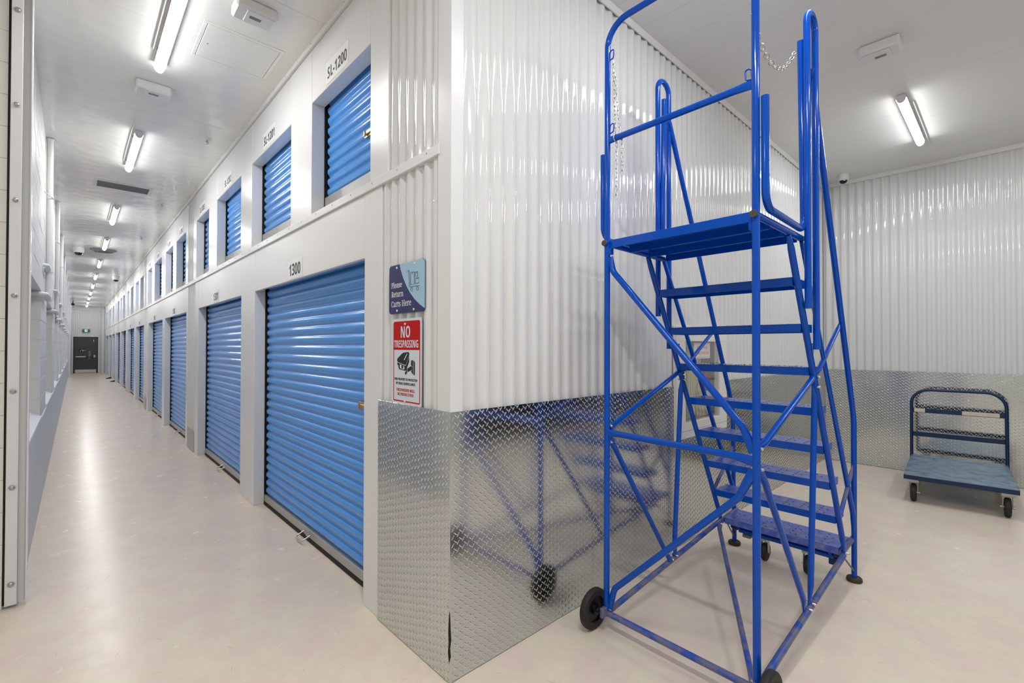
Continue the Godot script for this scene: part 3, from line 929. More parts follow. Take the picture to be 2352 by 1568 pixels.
	part("camera_emblem", cm, M.sign_ink, z)
	var lens := B.new()
	var pl := PackedVector2Array()
	for q in [[0.275, 0.535], [0.43, 0.556], [0.44, 0.562], [0.44, 0.588], [0.42, 0.593], [0.29, 0.582], [0.28, 0.575]]: pl.append(at.call(q[0], q[1]))
	lens.slab(pl, 0.0036, 0.004)
	var gl := PackedVector2Array()
	for q in [[0.42, 0.478], [0.53, 0.405], [0.545, 0.41], [0.44, 0.485]]: gl.append(at.call(q[0], q[1]))
	lens.slab(gl, 0.0036, 0.004)
	part("emblem_window", lens, M.sign_white, z)
	var pup := B.new()
	pup.lathe([Vector2(0.0095, 0), Vector2(0.0095, 0.0006), Vector2(0, 0.0006)], P.call(0.37, 0.564) + Vector3(0, 0, 0.0004), Vector3(0, 0, 1), 14)
	part("emblem_lens", pup, M.sign_ink, z)
	for q in [[0.46, 0.065], [0.46, 0.955]]:
		var b := B.new()
		bolt(b, P.call(q[0], q[1]) - Vector3(0, 0, 0.0002), Vector3(0, 0, 1), 0.007, 0.005)
		part("screw", b, M.plastic_white, z)

# ---------------------------------------------------------------- rolling ladder
func chain(pts: Array, size := 0.034, wide := 0.17) -> B:
	var b := B.new()
	var len := 0.0
	var k := 0
	var c := Curve3D.new()
	for p in pts: c.add_point(p)
	var total := c.get_baked_length()
	while len + size * 0.5 < total:
		var p := c.sample_baked(len)
		var q := c.sample_baked(minf(len + size * 0.72, total))
		var d := (q - p).normalized()
		var o := (p + q) * 0.5
		var e := d.cross(Vector3(0.31, 0.2, 0.93)).normalized()
		if k % 2: e = d.cross(e)
		var ring := []
		for j in 10:
			var t := TAU * j / 10
			var s := signf(cos(t)) * pow(absf(cos(t)), 0.7)
			ring.append(o + d * s * size * 0.5 + e * sin(t) * size * wide)
		b.tube(ring, 0.0021, 5, true)
		len += size * 0.72
		k += 1
	return b

func ladder() -> void:
	var W := 0.80
	var t := thing("rolling_ladder", "blue steel rolling warehouse ladder with eight treads and a railed platform", "ladder", Vector3(0.885, 0, 0.267))
	t.rotation.y = -deg_to_rad(0.9)
	var blue: Material = M.ladder_blue
	var dusty: Material = M.ladder_dusty
	var r := 0.0168
	var S := Vector3(0, 0, 1)
	# rear hoop: both posts and the top rail are one bent tube
	part("rear_hoop", B.new().tube(fillet([Vector3(0, 0.10, 0), Vector3(0.015, 3.435, 0), Vector3(0.015, 3.435, W), Vector3(0, 0.10, W)], 0.13, 8), r, 16), blue, t)
	part("mid_rail", B.new().tube([Vector3(0.015, 2.775, 0.012), Vector3(0.015, 2.775, 0.10), Vector3(0.015, 2.775, W - 0.10), Vector3(0.015, 2.775, W - 0.012)], r, 14, false, true, Vector3(1, 0, 0), {0: 0.5, 3: 0.9}), blue, t)
	part("lower_rail", B.new().tube([Vector3(0, 1.115, 0.012), Vector3(0, 1.115, 0.08), Vector3(0, 1.105, W - 0.10), Vector3(0, 1.095, W - 0.012)], r, 14, false, true, Vector3(1, 0, 0), {0: 0.6, 3: 0.9}), blue, t)
	part("rear_brace", B.new().tube(fillet([Vector3(0.012, 2.105, 0.015), Vector3(0.012, 2.02, 0.04), Vector3(0.01, 1.24, W - 0.06), Vector3(0.008, 1.13, W - 0.012)], 0.08), r, 14, false, true, Vector3(1, 0, 0), {0: 0.8, -1: 0.8}), blue, t)
	part("rear_brace", B.new().tube(fillet([Vector3(0.0, 0.135, 0.018), Vector3(0.0, 0.255, 0.055), Vector3(0.0, 0.92, W - 0.075), Vector3(0.0, 1.05, W - 0.012)], 0.07), r, 14, false, true, Vector3(1, 0, 0), {0: 0.8, -1: 0.8}), blue, t)
	# base frame
	part("base_bar", B.new().tube([Vector3(0, 0.10, 0.0), Vector3(0, 0.10, W)], r, 14), dusty, t)
	for s in [0, 1]:
		var v: float = W * s
		var o := -1.0 if s == 0 else 1.0
		part("base_bar", B.new().tube([Vector3(0.01, 0.10, v), Vector3(1.44, 0.255, v), Vector3(1.475, 0.262, v - o * 0.01)], r, 14, false, true, S, {2: 0.8}), dusty, t)
		part("step_bar", B.new().tube([Vector3(1.45, 0.262, v - o * 0.02), Vector3(1.50, 0.265, v - o * 0.015), Vector3(1.735, 0.285, v - o * 0.01)], r, 14, false, true, S, {0: 0.8}), dusty, t)
		# stringers
		part("stringer", B.new().tube([Vector3(0.435, 2.165, v), Vector3(0.47, 2.10, v), Vector3(1.42, 0.36, v), Vector3(1.465, 0.275, v)], r, 14, false, true, S, {0: 0.7, 3: 0.7}), blue, t)
		part("stringer", B.new().tube(fillet([Vector3(0.63, 2.165, v), Vector3(1.69, 0.46, v), Vector3(1.715, 0.29, v)], 0.1), r, 14, false, true, S, {0: 0.7, -1: 0.5}), blue, t)
		# inclined handrail that becomes the front leg
		part("handrail", B.new().tube(fillet([Vector3(0.735, 3.12, v + o * 0.02), Vector3(1.70, 1.11, v + o * 0.005), Vector3(1.715, 0.03, v)], 0.25, 8), r, 14), blue, t)
		part("rubber_foot", B.new().lathe([Vector2(0, 0), Vector2(0.043, 0), Vector2(0.047, 0.008), Vector2(0.045, 0.022), Vector2(0.038, 0.028), Vector2(0.034, 0.024), Vector2(0, 0.03)], Vector3(1.715, 0.001, v), Vector3.UP, 18), M.foot_rubber, t)
		# narrow loop beside the platform
		var lv: float = v + o * 0.035
		part("grab_loop", B.new().tube(fillet([Vector3(0.615, 1.80, lv), Vector3(0.615, 3.385, lv), Vector3(0.755, 3.385, lv), Vector3(0.755, 1.585, lv)], 0.0695, 8), r, 14), blue, t)
		# bent side guard
		part("side_guard", B.new().tube(fillet([Vector3(0.022, 2.705, v + o * 0.036), Vector3(0.022, 2.215, v + o * 0.036), Vector3(0.63, 2.215, v + o * 0.012), Vector3(0.635, 3.235, v)], 0.075, 8), r, 14), blue, t)
		part("platform_tube", B.new().tube([Vector3(-0.018, 2.185, v), Vector3(0.635, 2.175, v)], r, 14), blue, t)
		part("end_plug", B.new().lathe([Vector2(0.0175, 0), Vector2(0.016, 0.006), Vector2(0, 0.006)], Vector3(-0.018, 2.185, v), Vector3(-1, 0, 0), 14), M.plug_brown, t)
		# side braces
		part("side_brace", B.new().tube([Vector3(0.03, 1.135, v - o * 0.006), Vector3(0.09, 1.16, v), Vector3(0.80, 1.42, v), Vector3(0.87, 1.45, v - o * 0.012)], r * 0.9, 12, false, true, S, {0: 0.8, 3: 0.9}), blue, t)
		part("side_brace", B.new().tube([Vector3(0.86, 1.425, v - o * 0.012), Vector3(0.93, 1.47, v), Vector3(1.33, 1.71, v), Vector3(1.40, 1.75, v)], r * 0.8, 12, false, true, S, {0: 0.8, 3: 0.9}), blue, t)
		part("side_brace", B.new().tube([Vector3(0.03, 1.08, v - o * 0.006), Vector3(0.09, 1.0, v), Vector3(0.63, 0.27, v), Vector3(0.685, 0.185, v - o * 0.01)], r * 0.9, 12, false, true, S, {0: 0.8, 3: 0.9}), blue, t)
		part("mid_post", B.new().tube([Vector3(0.862, 1.405, v - o * 0.01), Vector3(0.845, 1.30, v), Vector3(0.76, 0.30, v), Vector3(0.755, 0.185, v - o * 0.006)], r * 0.95, 12, false, true, S, {0: 0.9, 3: 0.9}), blue, t)
		part("foot_brace", B.new().tube([Vector3(1.335, 0.50, v), Vector3(1.37, 0.535, v), Vector3(1.63, 0.735, v), Vector3(1.69, 0.785, v)], r * 0.75, 12, false, true, S, {0: 0.6, 3: 0.9}), dusty, t)
		part("stay_rod", B.new().tube([Vector3(1.49, 0.25, v - o * 0.03), Vector3(1.70, 0.075, v)], 0.0055, 8), M.plastic_grey, t)
		# rear wheel outside the post
		var wc := Vector3(-0.035, 0.113, v + o * 0.062)
		var wh := part("wheel", B.new().lathe([Vector2(0.072, -0.018), Vector2(0.104, -0.019), Vector2(0.111, -0.012), Vector2(0.1125, 0), Vector2(0.111, 0.012), Vector2(0.104, 0.019), Vector2(0.072, 0.018), Vector2(0.072, -0.018)], wc, Vector3(0, 0, o), 28), M.tyre, t)
		part("wheel_hub", B.new().lathe([Vector2(0.073, -0.015), Vector2(0.07, -0.006), Vector2(0.03, -0.005), Vector2(0.028, -0.024), Vector2(0.012, -0.026), Vector2(0.01, -0.04), Vector2(0, -0.04)], wc, Vector3(0, 0, o), 20).lathe([Vector2(0, 0.026), Vector2(0.028, 0.024), Vector2(0.03, 0.005), Vector2(0.07, 0.006), Vector2(0.073, 0.015)], wc, Vector3(0, 0, o), 20), M.wheel_black, wh)
		part("axle_lug", box(Vector3(-0.05, 0.085, v - 0.012), Vector3(0.02, 0.14, v + 0.012), 0.004).lathe([Vector2(0.012, -0.03), Vector2(0.012, 0.05)], wc, Vector3(0, 0, o), 10), dusty, t)
		# bolted joints
		for q in [[0.02, 1.15], [0.02, 1.06], [0.862, 1.43], [0.86, 1.375], [0.70, 0.19], [0.755, 0.20], [0.005, 0.125], [1.47, 0.265]]:
			var b := B.new()
			bolt(b, Vector3(q[0], q[1], v - o * 0.012), Vector3(0, 0, -o), 0.009, 0.016)
			bolt(b, Vector3(q[0], q[1], v + o * 0.010), Vector3(0, 0, o), 0.009, 0.016)
			part("joint_bolt", b, M.zinc, t)
		part("hook_tab", box(Vector3(0.80, 1.56, v - 0.003), Vector3(0.83, 1.62, v + 0.003), 0.002).box(Vector3(0.775, 1.545, v - 0.003), Vector3(0.80, 1.60, v + 0.003), 0.002), blue, t)
	part("floor_brace", B.new().tube([Vector3(1.40, 0.245, 0.02), Vector3(1.33, 0.235, 0.05), Vector3(0.09, 0.105, W - 0.06), Vector3(0.02, 0.105, W - 0.02)], r * 0.85, 12, false, true, Vector3.UP, {0: 0.7, 3: 0.7}), dusty, t)
	# platform planks: folded channels with their lips turned down
	for k in 3:
		var u := 0.008 + 0.208 * k
		var p := B.new()
		p.box(Vector3(u, 2.198, 0.018), Vector3(u + 0.2, 2.203, W - 0.018), 0.001)
		p.box(Vector3(u, 2.158, 0.018), Vector3(u + 0.004, 2.2, W - 0.018), 0.001)
		p.box(Vector3(u + 0.196, 2.158, 0.018), Vector3(u + 0.2, 2.2, W - 0.018), 0.001)
		var pl := part("platform_plank", p, blue, t)
		part("grip_holes", grip(Vector3(u, 2.203, 0.03), 0.2, W - 0.06, 9), M.hole_dark, pl).set_meta("kind", "stuff")
	each("platform_bracket", [box(Vector3(0.0, 2.12, 0.012), Vector3(0.03, 2.16, 0.03), 0.003), box(Vector3(0.0, 2.12, W - 0.03), Vector3(0.03, 2.16, W - 0.012), 0.003)], blue, t)
	# treads
	for k in 8:
		var y := 0.288 + 0.2395 * k
		var u := 1.46 - (y - 0.288) * 0.548
		var dp := 0.262 if k == 0 else 0.198
		var z0 := 0.03 if k == 0 else 0.017
		var p := B.new()
		p.box(Vector3(u, y - 0.005, z0), Vector3(u + dp, y, W - z0), 0.001)
		p.box(Vector3(u, y - 0.046, z0), Vector3(u + 0.004, y - 0.002, W - z0), 0.001)
		p.box(Vector3(u + dp - 0.004, y - 0.046, z0), Vector3(u + dp, y - 0.002, W - z0), 0.001)
		p.box(Vector3(u + 0.004, y - 0.046, z0), Vector3(u + dp - 0.004, y - 0.004, z0 + 0.003))
		p.box(Vector3(u + 0.004, y - 0.046, W - z0 - 0.003), Vector3(u + dp - 0.004, y - 0.004, W - z0))
		var tr := part("tread", p, M.tread_dust_sheen if k < 5 else blue, t)
		if k > 0 and k < 5:
			part("tread_lip", box(Vector3(u - 0.001, y - 0.046, z0), Vector3(u, y - 0.001, W - z0)), blue, tr)
		part("grip_holes", grip(Vector3(u, y, z0 + 0.03), dp, W - 2 * z0 - 0.06, 7), M.hole_dark, tr).set_meta("kind", "stuff")
	# spring casters under the lowest tread
	part("caster_beam", box(Vector3(1.545, 0.172, 0.10), Vector3(1.585, 0.197, 0.72), 0.003).box(Vector3(1.535, 0.197, 0.09), Vector3(1.595, 0.243, 0.11), 0.002).box(Vector3(1.535, 0.197, 0.69), Vector3(1.595, 0.243, 0.71), 0.002), blue, t)
	part("lift_spring", B.new().lathe([Vector2(0.012, -0.03), Vector2(0.02, -0.02), Vector2(0.02, 0.02), Vector2(0.012, 0.03)], Vector3(1.56, 0.20, 0.74), S, 10).lathe([Vector2(0.012, -0.03), Vector2(0.02, -0.02), Vector2(0.02, 0.02), Vector2(0.012, 0.03)], Vector3(1.56, 0.20, 0.07), S, 10).box(Vector3(1.55, 0.13, 0.69), Vector3(1.59, 0.18, 0.75), 0.004), M.cart_navy, t)
	part("release_pad", box(Vector3(1.54, 0.145, 0.13), Vector3(1.60, 0.17, 0.19), 0.004), M.plastic_grey, t)
	for v in [0.275, 0.555]:
		var c := Vector3(1.60, 0.066, v)
		var wh := part("caster", B.new().lathe([Vector2(0, -0.016), Vector2(0.05, -0.016), Vector2(0.062, -0.014), Vector2(0.065, 0), Vector2(0.062, 0.014), Vector2(0.05, 0.016), Vector2(0, 0.016)], c, S, 24), M.tyre, t)
		part("caster_fork", box(Vector3(1.575, 0.07, v - 0.026), Vector3(1.61, 0.16, v - 0.021), 0.001).box(Vector3(1.575, 0.07, v + 0.021), Vector3(1.61, 0.16, v + 0.026), 0.001).box(Vector3(1.55, 0.155, v - 0.026), Vector3(1.61, 0.172, v + 0.026), 0.002).lathe([Vector2(0.009, -0.034), Vector2(0.009, 0.034)], c, S, 8), M.galvanised, wh)
	# chains
	for v in [0.0, W]:
		for yy in ([2.80] if v > 0.1 else [3.235, 2.815]):
			var o := 1.0 if v < 0.1 else -1.0
			var ring := fillet([Vector3(0.012, yy, v + o * 0.015), Vector3(0.012, yy + 0.045, v + o * 0.02), Vector3(0.012, yy + 0.05, v + o * 0.045), Vector3(0.012, yy, v + o * 0.042), Vector3(0.012, yy - 0.005, v + o * 0.015)], 0.012, 3)
			part("chain_eye", B.new().tube(ring, 0.0035, 6), blue, t)
	var hang := []
	for k in 9:
		var s := k / 8.0
		hang.append(Vector3(lerpf(0.02, 0.62, s), lerpf(3.09, 3.19, s) - 0.165 * 4.0 * s * (1.0 - s), W - 0.02))
	part("safety_chain", chain(hang, 0.04, 0.26), M.chain_steel, t)
	part("safety_chain", chain([Vector3(0.02, 3.23, 0.035), Vector3(0.022, 3.1, 0.036), Vector3(0.022, 2.80, 0.048)]), M.chain_steel, t)
	part("safety_chain", chain([Vector3(0.02, 3.15, 0.045), Vector3(0.022, 3.0, 0.055), Vector3(0.022, 2.81, 0.075), Vector3(0.03, 2.755, 0.085), Vector3(0.034, 2.56, 0.085)]), M.chain_steel, t)
	part("safety_chain", chain([Vector3(0.03, 2.78, 0.05), Vector3(0.034, 2.72, 0.045), Vector3(0.034, 2.43, 0.045)]), M.chain_steel, t)
	var cl := B.new()
	var ring2 := []
	for k in 14:
		ring2.append(Vector3(0.015 + cos(TAU * k / 14) * 0.021, 2.775 + sin(TAU * k / 14) * 0.021, 0.055))
	cl.tube(ring2, 0.004, 6, true)
	part("chain_clasp", cl, M.chain_steel, t)

func grip(at: Vector3, dp: float, w: float, cols: int) -> B:
	var b := B.new()
	for i in cols:
		for j in 4:
			for s in [0, 1]:
				if (i + j + s) % 2 == 0 and s == 1: continue
				var p := at + Vector3(dp * (0.16 + 0.22 * j), 0.0004, w * (i + 0.25 + 0.35 * s) / cols)
				b.lathe([Vector2(0.0058, 0), Vector2(0.0045, 0.0014), Vector2(0.003, 0.0014), Vector2(0.0, 0.0003)], p, Vector3.UP, 6)
	return b

# ---------------------------------------------------------------- flat cart
func cart() -> void:
	# local frame: x from the free end to the handle end, z across
	var c := thing("platform_cart", "worn blue flatbed cart with a tubular push handle against the far wall", "cart", Vector3(5.02, 0, 1.475))
	c.rotation.y = -deg_to_rad(-3.6)
	var hz := 0.412
	var L := 1.28
	part("deck_board", box(Vector3(0.003, 0.262, -hz + 0.003), Vector3(L - 0.003, 0.281, hz - 0.003), 0.003), M.cart_deck, c)
	part("deck_frame", box(Vector3(0, 0.232, -hz), Vector3(0.02, 0.277, hz), 0.003).box(Vector3(L - 0.02, 0.232, -hz), Vector3(L, 0.277, hz), 0.003).box(Vector3(0.02, 0.232, -hz), Vector3(L - 0.02, 0.277, -hz + 0.02), 0.003).box(Vector3(0.02, 0.232, hz - 0.02), Vector3(L - 0.02, 0.277, hz), 0.003), M.cart_navy, c)
	part("handle", B.new().tube(fillet([Vector3(L - 0.03, 0.24, -hz + 0.005), Vector3(L + 0.02, 1.075, -hz + 0.005), Vector3(L + 0.02, 1.075, hz - 0.005), Vector3(L - 0.03, 0.24, hz - 0.005)], 0.17, 10), 0.0165, 14), M.cart_navy, c)
	part("handle_slat", box(Vector3(L - 0.008, 0.505, -hz + 0.015), Vector3(L, 0.56, hz - 0.015), 0.002), M.cart_navy, c)
	var s := part("handle_slat", box(Vector3(L + 0.005, 0.795, -hz + 0.015), Vector3(L + 0.013, 0.848, hz - 0.015), 0.002), M.cart_navy, c)
	each("worn_label", [box(Vector3(L + 0.0035, 0.80, -hz + 0.03), Vector3(L + 0.0048, 0.845, -hz + 0.13)), box(Vector3(L + 0.0035, 0.80, 0.045), Vector3(L + 0.0048, 0.845, hz - 0.06))], M.worn_white, s)
	for x in [0.075, L - 0.12]:
		for z in [-hz + 0.075, hz - 0.075]:
			var a := Vector3(x, 0.091, z)
			var w := part("caster", B.new().lathe([Vector2(0, -0.022), Vector2(0.07, -0.024), Vector2(0.085, -0.02), Vector2(0.09, -0.01), Vector2(0.09, 0.01), Vector2(0.085, 0.02), Vector2(0.07, 0.024), Vector2(0, 0.022)], a, Vector3(0, 0, 1), 26), M.tyre, c)
			part("caster_fork", box(Vector3(x - 0.02, 0.085, z - 0.037), Vector3(x + 0.02, 0.215, z - 0.031), 0.001).box(Vector3(x - 0.02, 0.085, z + 0.031), Vector3(x + 0.02, 0.215, z + 0.037), 0.001).box(Vector3(x - 0.05, 0.20, z - 0.045), Vector3(x + 0.05, 0.232, z + 0.045), 0.003).lathe([Vector2(0.012, -0.05), Vector2(0.012, 0.05)], a, Vector3(0, 0, 1), 8), M.galvanised, w)

# ---------------------------------------------------------------- fire hose cabinet in the bay wall
func cabinet() -> void:
	var c := thing("hose_cabinet", "white recessed fire hose cabinet with a glass door in the ribbed wall", "cabinet", Vector3(2.65, 1.31, 0.0))
	var w := 0.48
	var h := 0.46
	var fr := B.new()
	for q in [[-w, -h, w, -0.335], [-w, 0.335, w, h], [-w, -0.335, -0.325, 0.335], [0.325, -0.335, w, 0.335]]:
		fr.box(Vector3(q[0], q[1], -0.03), Vector3(q[2], q[3], 0.022), 0.003)
	part("door_frame", fr, M.cabinet_white, c)
	part("flange", box(Vector3(-w - 0.02, -h - 0.005, 0.0), Vector3(-w, h + 0.0, 0.012), 0.002), M.cabinet_white, c)
	part("seam", box(Vector3(-w + 0.03, -0.402, 0.0215), Vector3(w - 0.005, -0.398, 0.0223)), M.cabinet_grey, c)
	var liner := B.new()
	liner.box(Vector3(-0.45, -0.37, -0.26), Vector3(0.59, 0.37, -0.245))
	liner.box(Vector3(-0.45, -0.37, -0.245), Vector3(-0.435, 0.37, -0.03)).box(Vector3(0.575, -0.37, -0.245), Vector3(0.59, 0.37, -0.03))
	liner.box(Vector3(-0.435, -0.37, -0.245), Vector3(0.575, -0.352, -0.03)).box(Vector3(-0.435, 0.352, -0.245), Vector3(0.575, 0.37, -0.03))
	part("liner", liner, M.cabinet_grey, c)
	part("glass_pane", box(Vector3(-0.325, -0.335, 0.004), Vector3(0.325, 0.335, 0.009)), M.pane, c)
	for y in [-0.22, 0.12]: part("hinge", box(Vector3(0.30, y - 0.03, -0.01), Vector3(0.324, y + 0.03, 0.004), 0.002), M.plastic_grey, c)
	var lb := thing("hose_notice", "small white notice inside the hose cabinet glass", "notice", Vector3(2.69, 1.565, -0.012))
	part("notice_card", box(Vector3(-0.155, -0.068, 0), Vector3(0.155, 0.068, 0.002), 0.0005), M.label_pink, lb)
	text("FIRE HOSE FOR USE", bold, Transform3D(Basis(), Vector3(0, 0.025, 0.002)), 0.21, 0.026, M.label_red, lb, "lettering", 0.0006)
	text("BY TRAINED PERSONS ONLY", bold, Transform3D(Basis(), Vector3(0, -0.018, 0.002)), 0.27, 0.026, M.label_red, lb, "lettering", 0.0006)
	part("notice_rule", box(Vector3(-0.14, 0.056, 0.002), Vector3(0.14, 0.059, 0.0024)).box(Vector3(-0.14, -0.059, 0.002), Vector3(0.14, -0.056, 0.0024)), M.label_red, lb)
	# folded hose: loops hanging side by side from a rack
	var hs := thing("fire_hose", "cream fire hose hanging in folds inside the glass cabinet", "hose", Vector3(2.66, 1.31, -0.10))
	part("hose_rack", box(Vector3(-0.14, 0.27, -0.10), Vector3(0.14, 0.29, 0.035), 0.003), M.cabinet_grey, hs)
	for k in 6:
		var x := -0.105 + 0.042 * k
		part("hose_fold", B.new().tube(fillet([Vector3(x, 0.30, 0.02), Vector3(x, -0.08, 0.02), Vector3(x + 0.02 + 0.022 * k, -0.318, 0.03), Vector3(x + 0.05 + 0.024 * k, -0.325, -0.02), Vector3(x, 0.30, -0.05)], 0.05, 4), 0.0205, 10, false, true, Vector3(0, 0, 1), {}), M.hose_cream, hs)
	var v := thing("hose_valve", "chrome valve at the top of the hose cabinet", "valve", Vector3(2.93, 1.50, -0.15))
	part("valve_body", B.new().lathe([Vector2(0, -0.10), Vector2(0.022, -0.10), Vector2(0.022, -0.02), Vector2(0.034, -0.015), Vector2(0.034, 0.02), Vector2(0.018, 0.025), Vector2(0.014, 0.06), Vector2(0, 0.06)], Vector3.ZERO, Vector3.UP, 16).tube([Vector3(0, 0, 0), Vector3(0, 0, -0.09)], 0.02, 12), M.zinc, v)
	part("hand_wheel", B.new().lathe([Vector2(0.0, 0.0), Vector2(0.045, 0.0), Vector2(0.05, 0.008), Vector2(0.045, 0.016), Vector2(0.0, 0.016)], Vector3(0, 0.06, 0), Vector3.UP, 16), M.plastic_grey, v)
	part("wrench", B.new().box(Vector3(0.02, -0.085, 0.03), Vector3(0.24, -0.068, 0.04), 0.003, Basis(Vector3(0, 0, 1), 0.14)), M.vent_grey, v)
	var e := thing("fire_extinguisher", "red fire extinguisher with a white label standing in the hose cabinet", "extinguisher", Vector3(3.01, 0.959, -0.125))
	part("cylinder", B.new().lathe([Vector2(0, 0), Vector2(0.054, 0), Vector2(0.057, 0.01), Vector2(0.057, 0.30), Vector2(0.045, 0.35), Vector2(0.024, 0.38), Vector2(0.018, 0.40), Vector2(0, 0.40)], Vector3.ZERO, Vector3.UP, 24), M.red_paint, e)
	part("label_band", B.new().lathe([Vector2(0.0575, 0.10), Vector2(0.0575, 0.235)], Vector3.ZERO, Vector3.UP, 24), M.decal_white, e)
	part("lever", B.new().box(Vector3(-0.015, 0.40, -0.015), Vector3(0.015, 0.425, 0.015), 0.003).box(Vector3(-0.06, 0.42, -0.01), Vector3(0.04, 0.43, 0.01), 0.002), M.plastic_grey, e)

# ---------------------------------------------------------------- lamps
func lamp(at: Vector3, along_x: bool, label: String, group: String, strength := 1.0, tint := Color(1, 1, 1)) -> void:
	var t := thing("strip_light", label, "ceiling light", at, group)
	if along_x: t.rotation.y = PI / 2
	var hl := 0.67
	# D-shaped section: flat top, half-round lens
	var body := PackedVector2Array([Vector2(-0.033, 0.0), Vector2(0.033, 0.0), Vector2(0.039, -0.036), Vector2(-0.039, -0.036)])
	part("housing", B.new().slab(body, -hl, hl), M.plastic_white, t)
	var lens := PackedVector2Array()
	for k in 13:
		var a := PI + PI * k / 12
		lens.append(Vector2(0.034 * cos(a), -0.034 + 0.044 * sin(a)))
	var m := B.new()
	for k in 12:
		var p := lens[k]; var q := lens[k + 1]
		var np := Vector3(p.x, (p.y + 0.034), 0).normalized()
		var nq := Vector3(q.x, (q.y + 0.034), 0).normalized()
		m.quad(Vector3(p.x, p.y, -hl + 0.004), Vector3(q.x, q.y, -hl + 0.004), Vector3(q.x, q.y, hl - 0.004), Vector3(p.x, p.y, hl - 0.004), np, nq, nq, np)
	part("lamp_lens", m, M.lamp_lens, t)
	part("end_cap", B.new().slab(lens, hl - 0.004, hl + 0.004), M.plastic_white, t)
	part("end_cap", B.new().slab(lens, -hl - 0.004, -hl + 0.004), M.lamp_lens if not along_x else M.plastic_white, t)
	part("conduit", B.new().tube([Vector3(-0.062, -0.006, -0.45), Vector3(-0.062, -0.006, 0.55), Vector3(-0.056, -0.003, 0.9)], 0.006, 6), M.plastic_white, t)
	each("hanger", [box(Vector3(-0.045, -0.02, -0.45), Vector3(0.045, 0.003, -0.43), 0.002), box(Vector3(-0.045, -0.02, 0.43), Vector3(0.045, 0.003, 0.45), 0.002)], M.plastic_white, t)
	var l := AreaLight3D.new()
	l.name = "lamp_light"
	l.area_size = Vector2(0.06, 1.3)
	l.light_energy = LAMP_ENERGY * strength
	l.light_color = tint
	l.area_range = 40.0
	l.area_attenuation = 2.0
	l.shadow_enabled = true
	l.rotation.x = -PI / 2
	l.position = Vector3(0, -0.082, 0)
	t.add_child(l)

func lamps() -> void:
	var y := H - 0.004
	var ends := [-2.93, -5.92, -9.55, -12.7, -16.1, -19.4, -22.7, -25.9, -29.0, -32.1, -34.6]
	for k in ends.size():
		lamp(Vector3(-0.83, y, ends[k] + 0.68), false, "white tubular strip light on the corridor ceiling, %s from the near end" % RANK[k], "strip lights along the corridor", 0.8 if k < 2 else [0.15, 0.5, 1.0][mini(2, 10 - k)], Color(1.0, 0.99, 0.975))
	lamp(Vector3(-0.83, y, 1.6), false, "white tubular strip light over the corridor mouth, outside the view", "strip lights behind the viewer", 1.85, Color(0.98, 0.99, 1.0))
	lamp(Vector3(4.87, y, 1.163), true, "white tubular strip light on the cart bay ceiling above the flat cart", "", 0.75, Color(0.955, 0.98, 1.0))
	lamp(Vector3(1.25, y, 1.17), true, "white tubular strip light above the rolling ladder, outside the view", "strip lights behind the viewer", 0.5, Color(0.955, 0.98, 1.0))
	lamp(Vector3(1.25, y, 3.1), true, "white tubular strip light near the added dark door, outside the view", "strip lights behind the viewer", 0.75, Color(0.955, 0.98, 1.0))
	lamp(Vector3(4.75, y, 3.1), true, "white tubular strip light before the added dark door, outside the view", "strip lights behind the viewer", 0.75, Color(0.955, 0.98, 1.0))
	lamp(Vector3(-3.0, y, 0.8), false, "white tubular strip light over the side bay, outside the view", "strip lights behind the viewer", 0.75, Color(0.955, 0.98, 1.0))

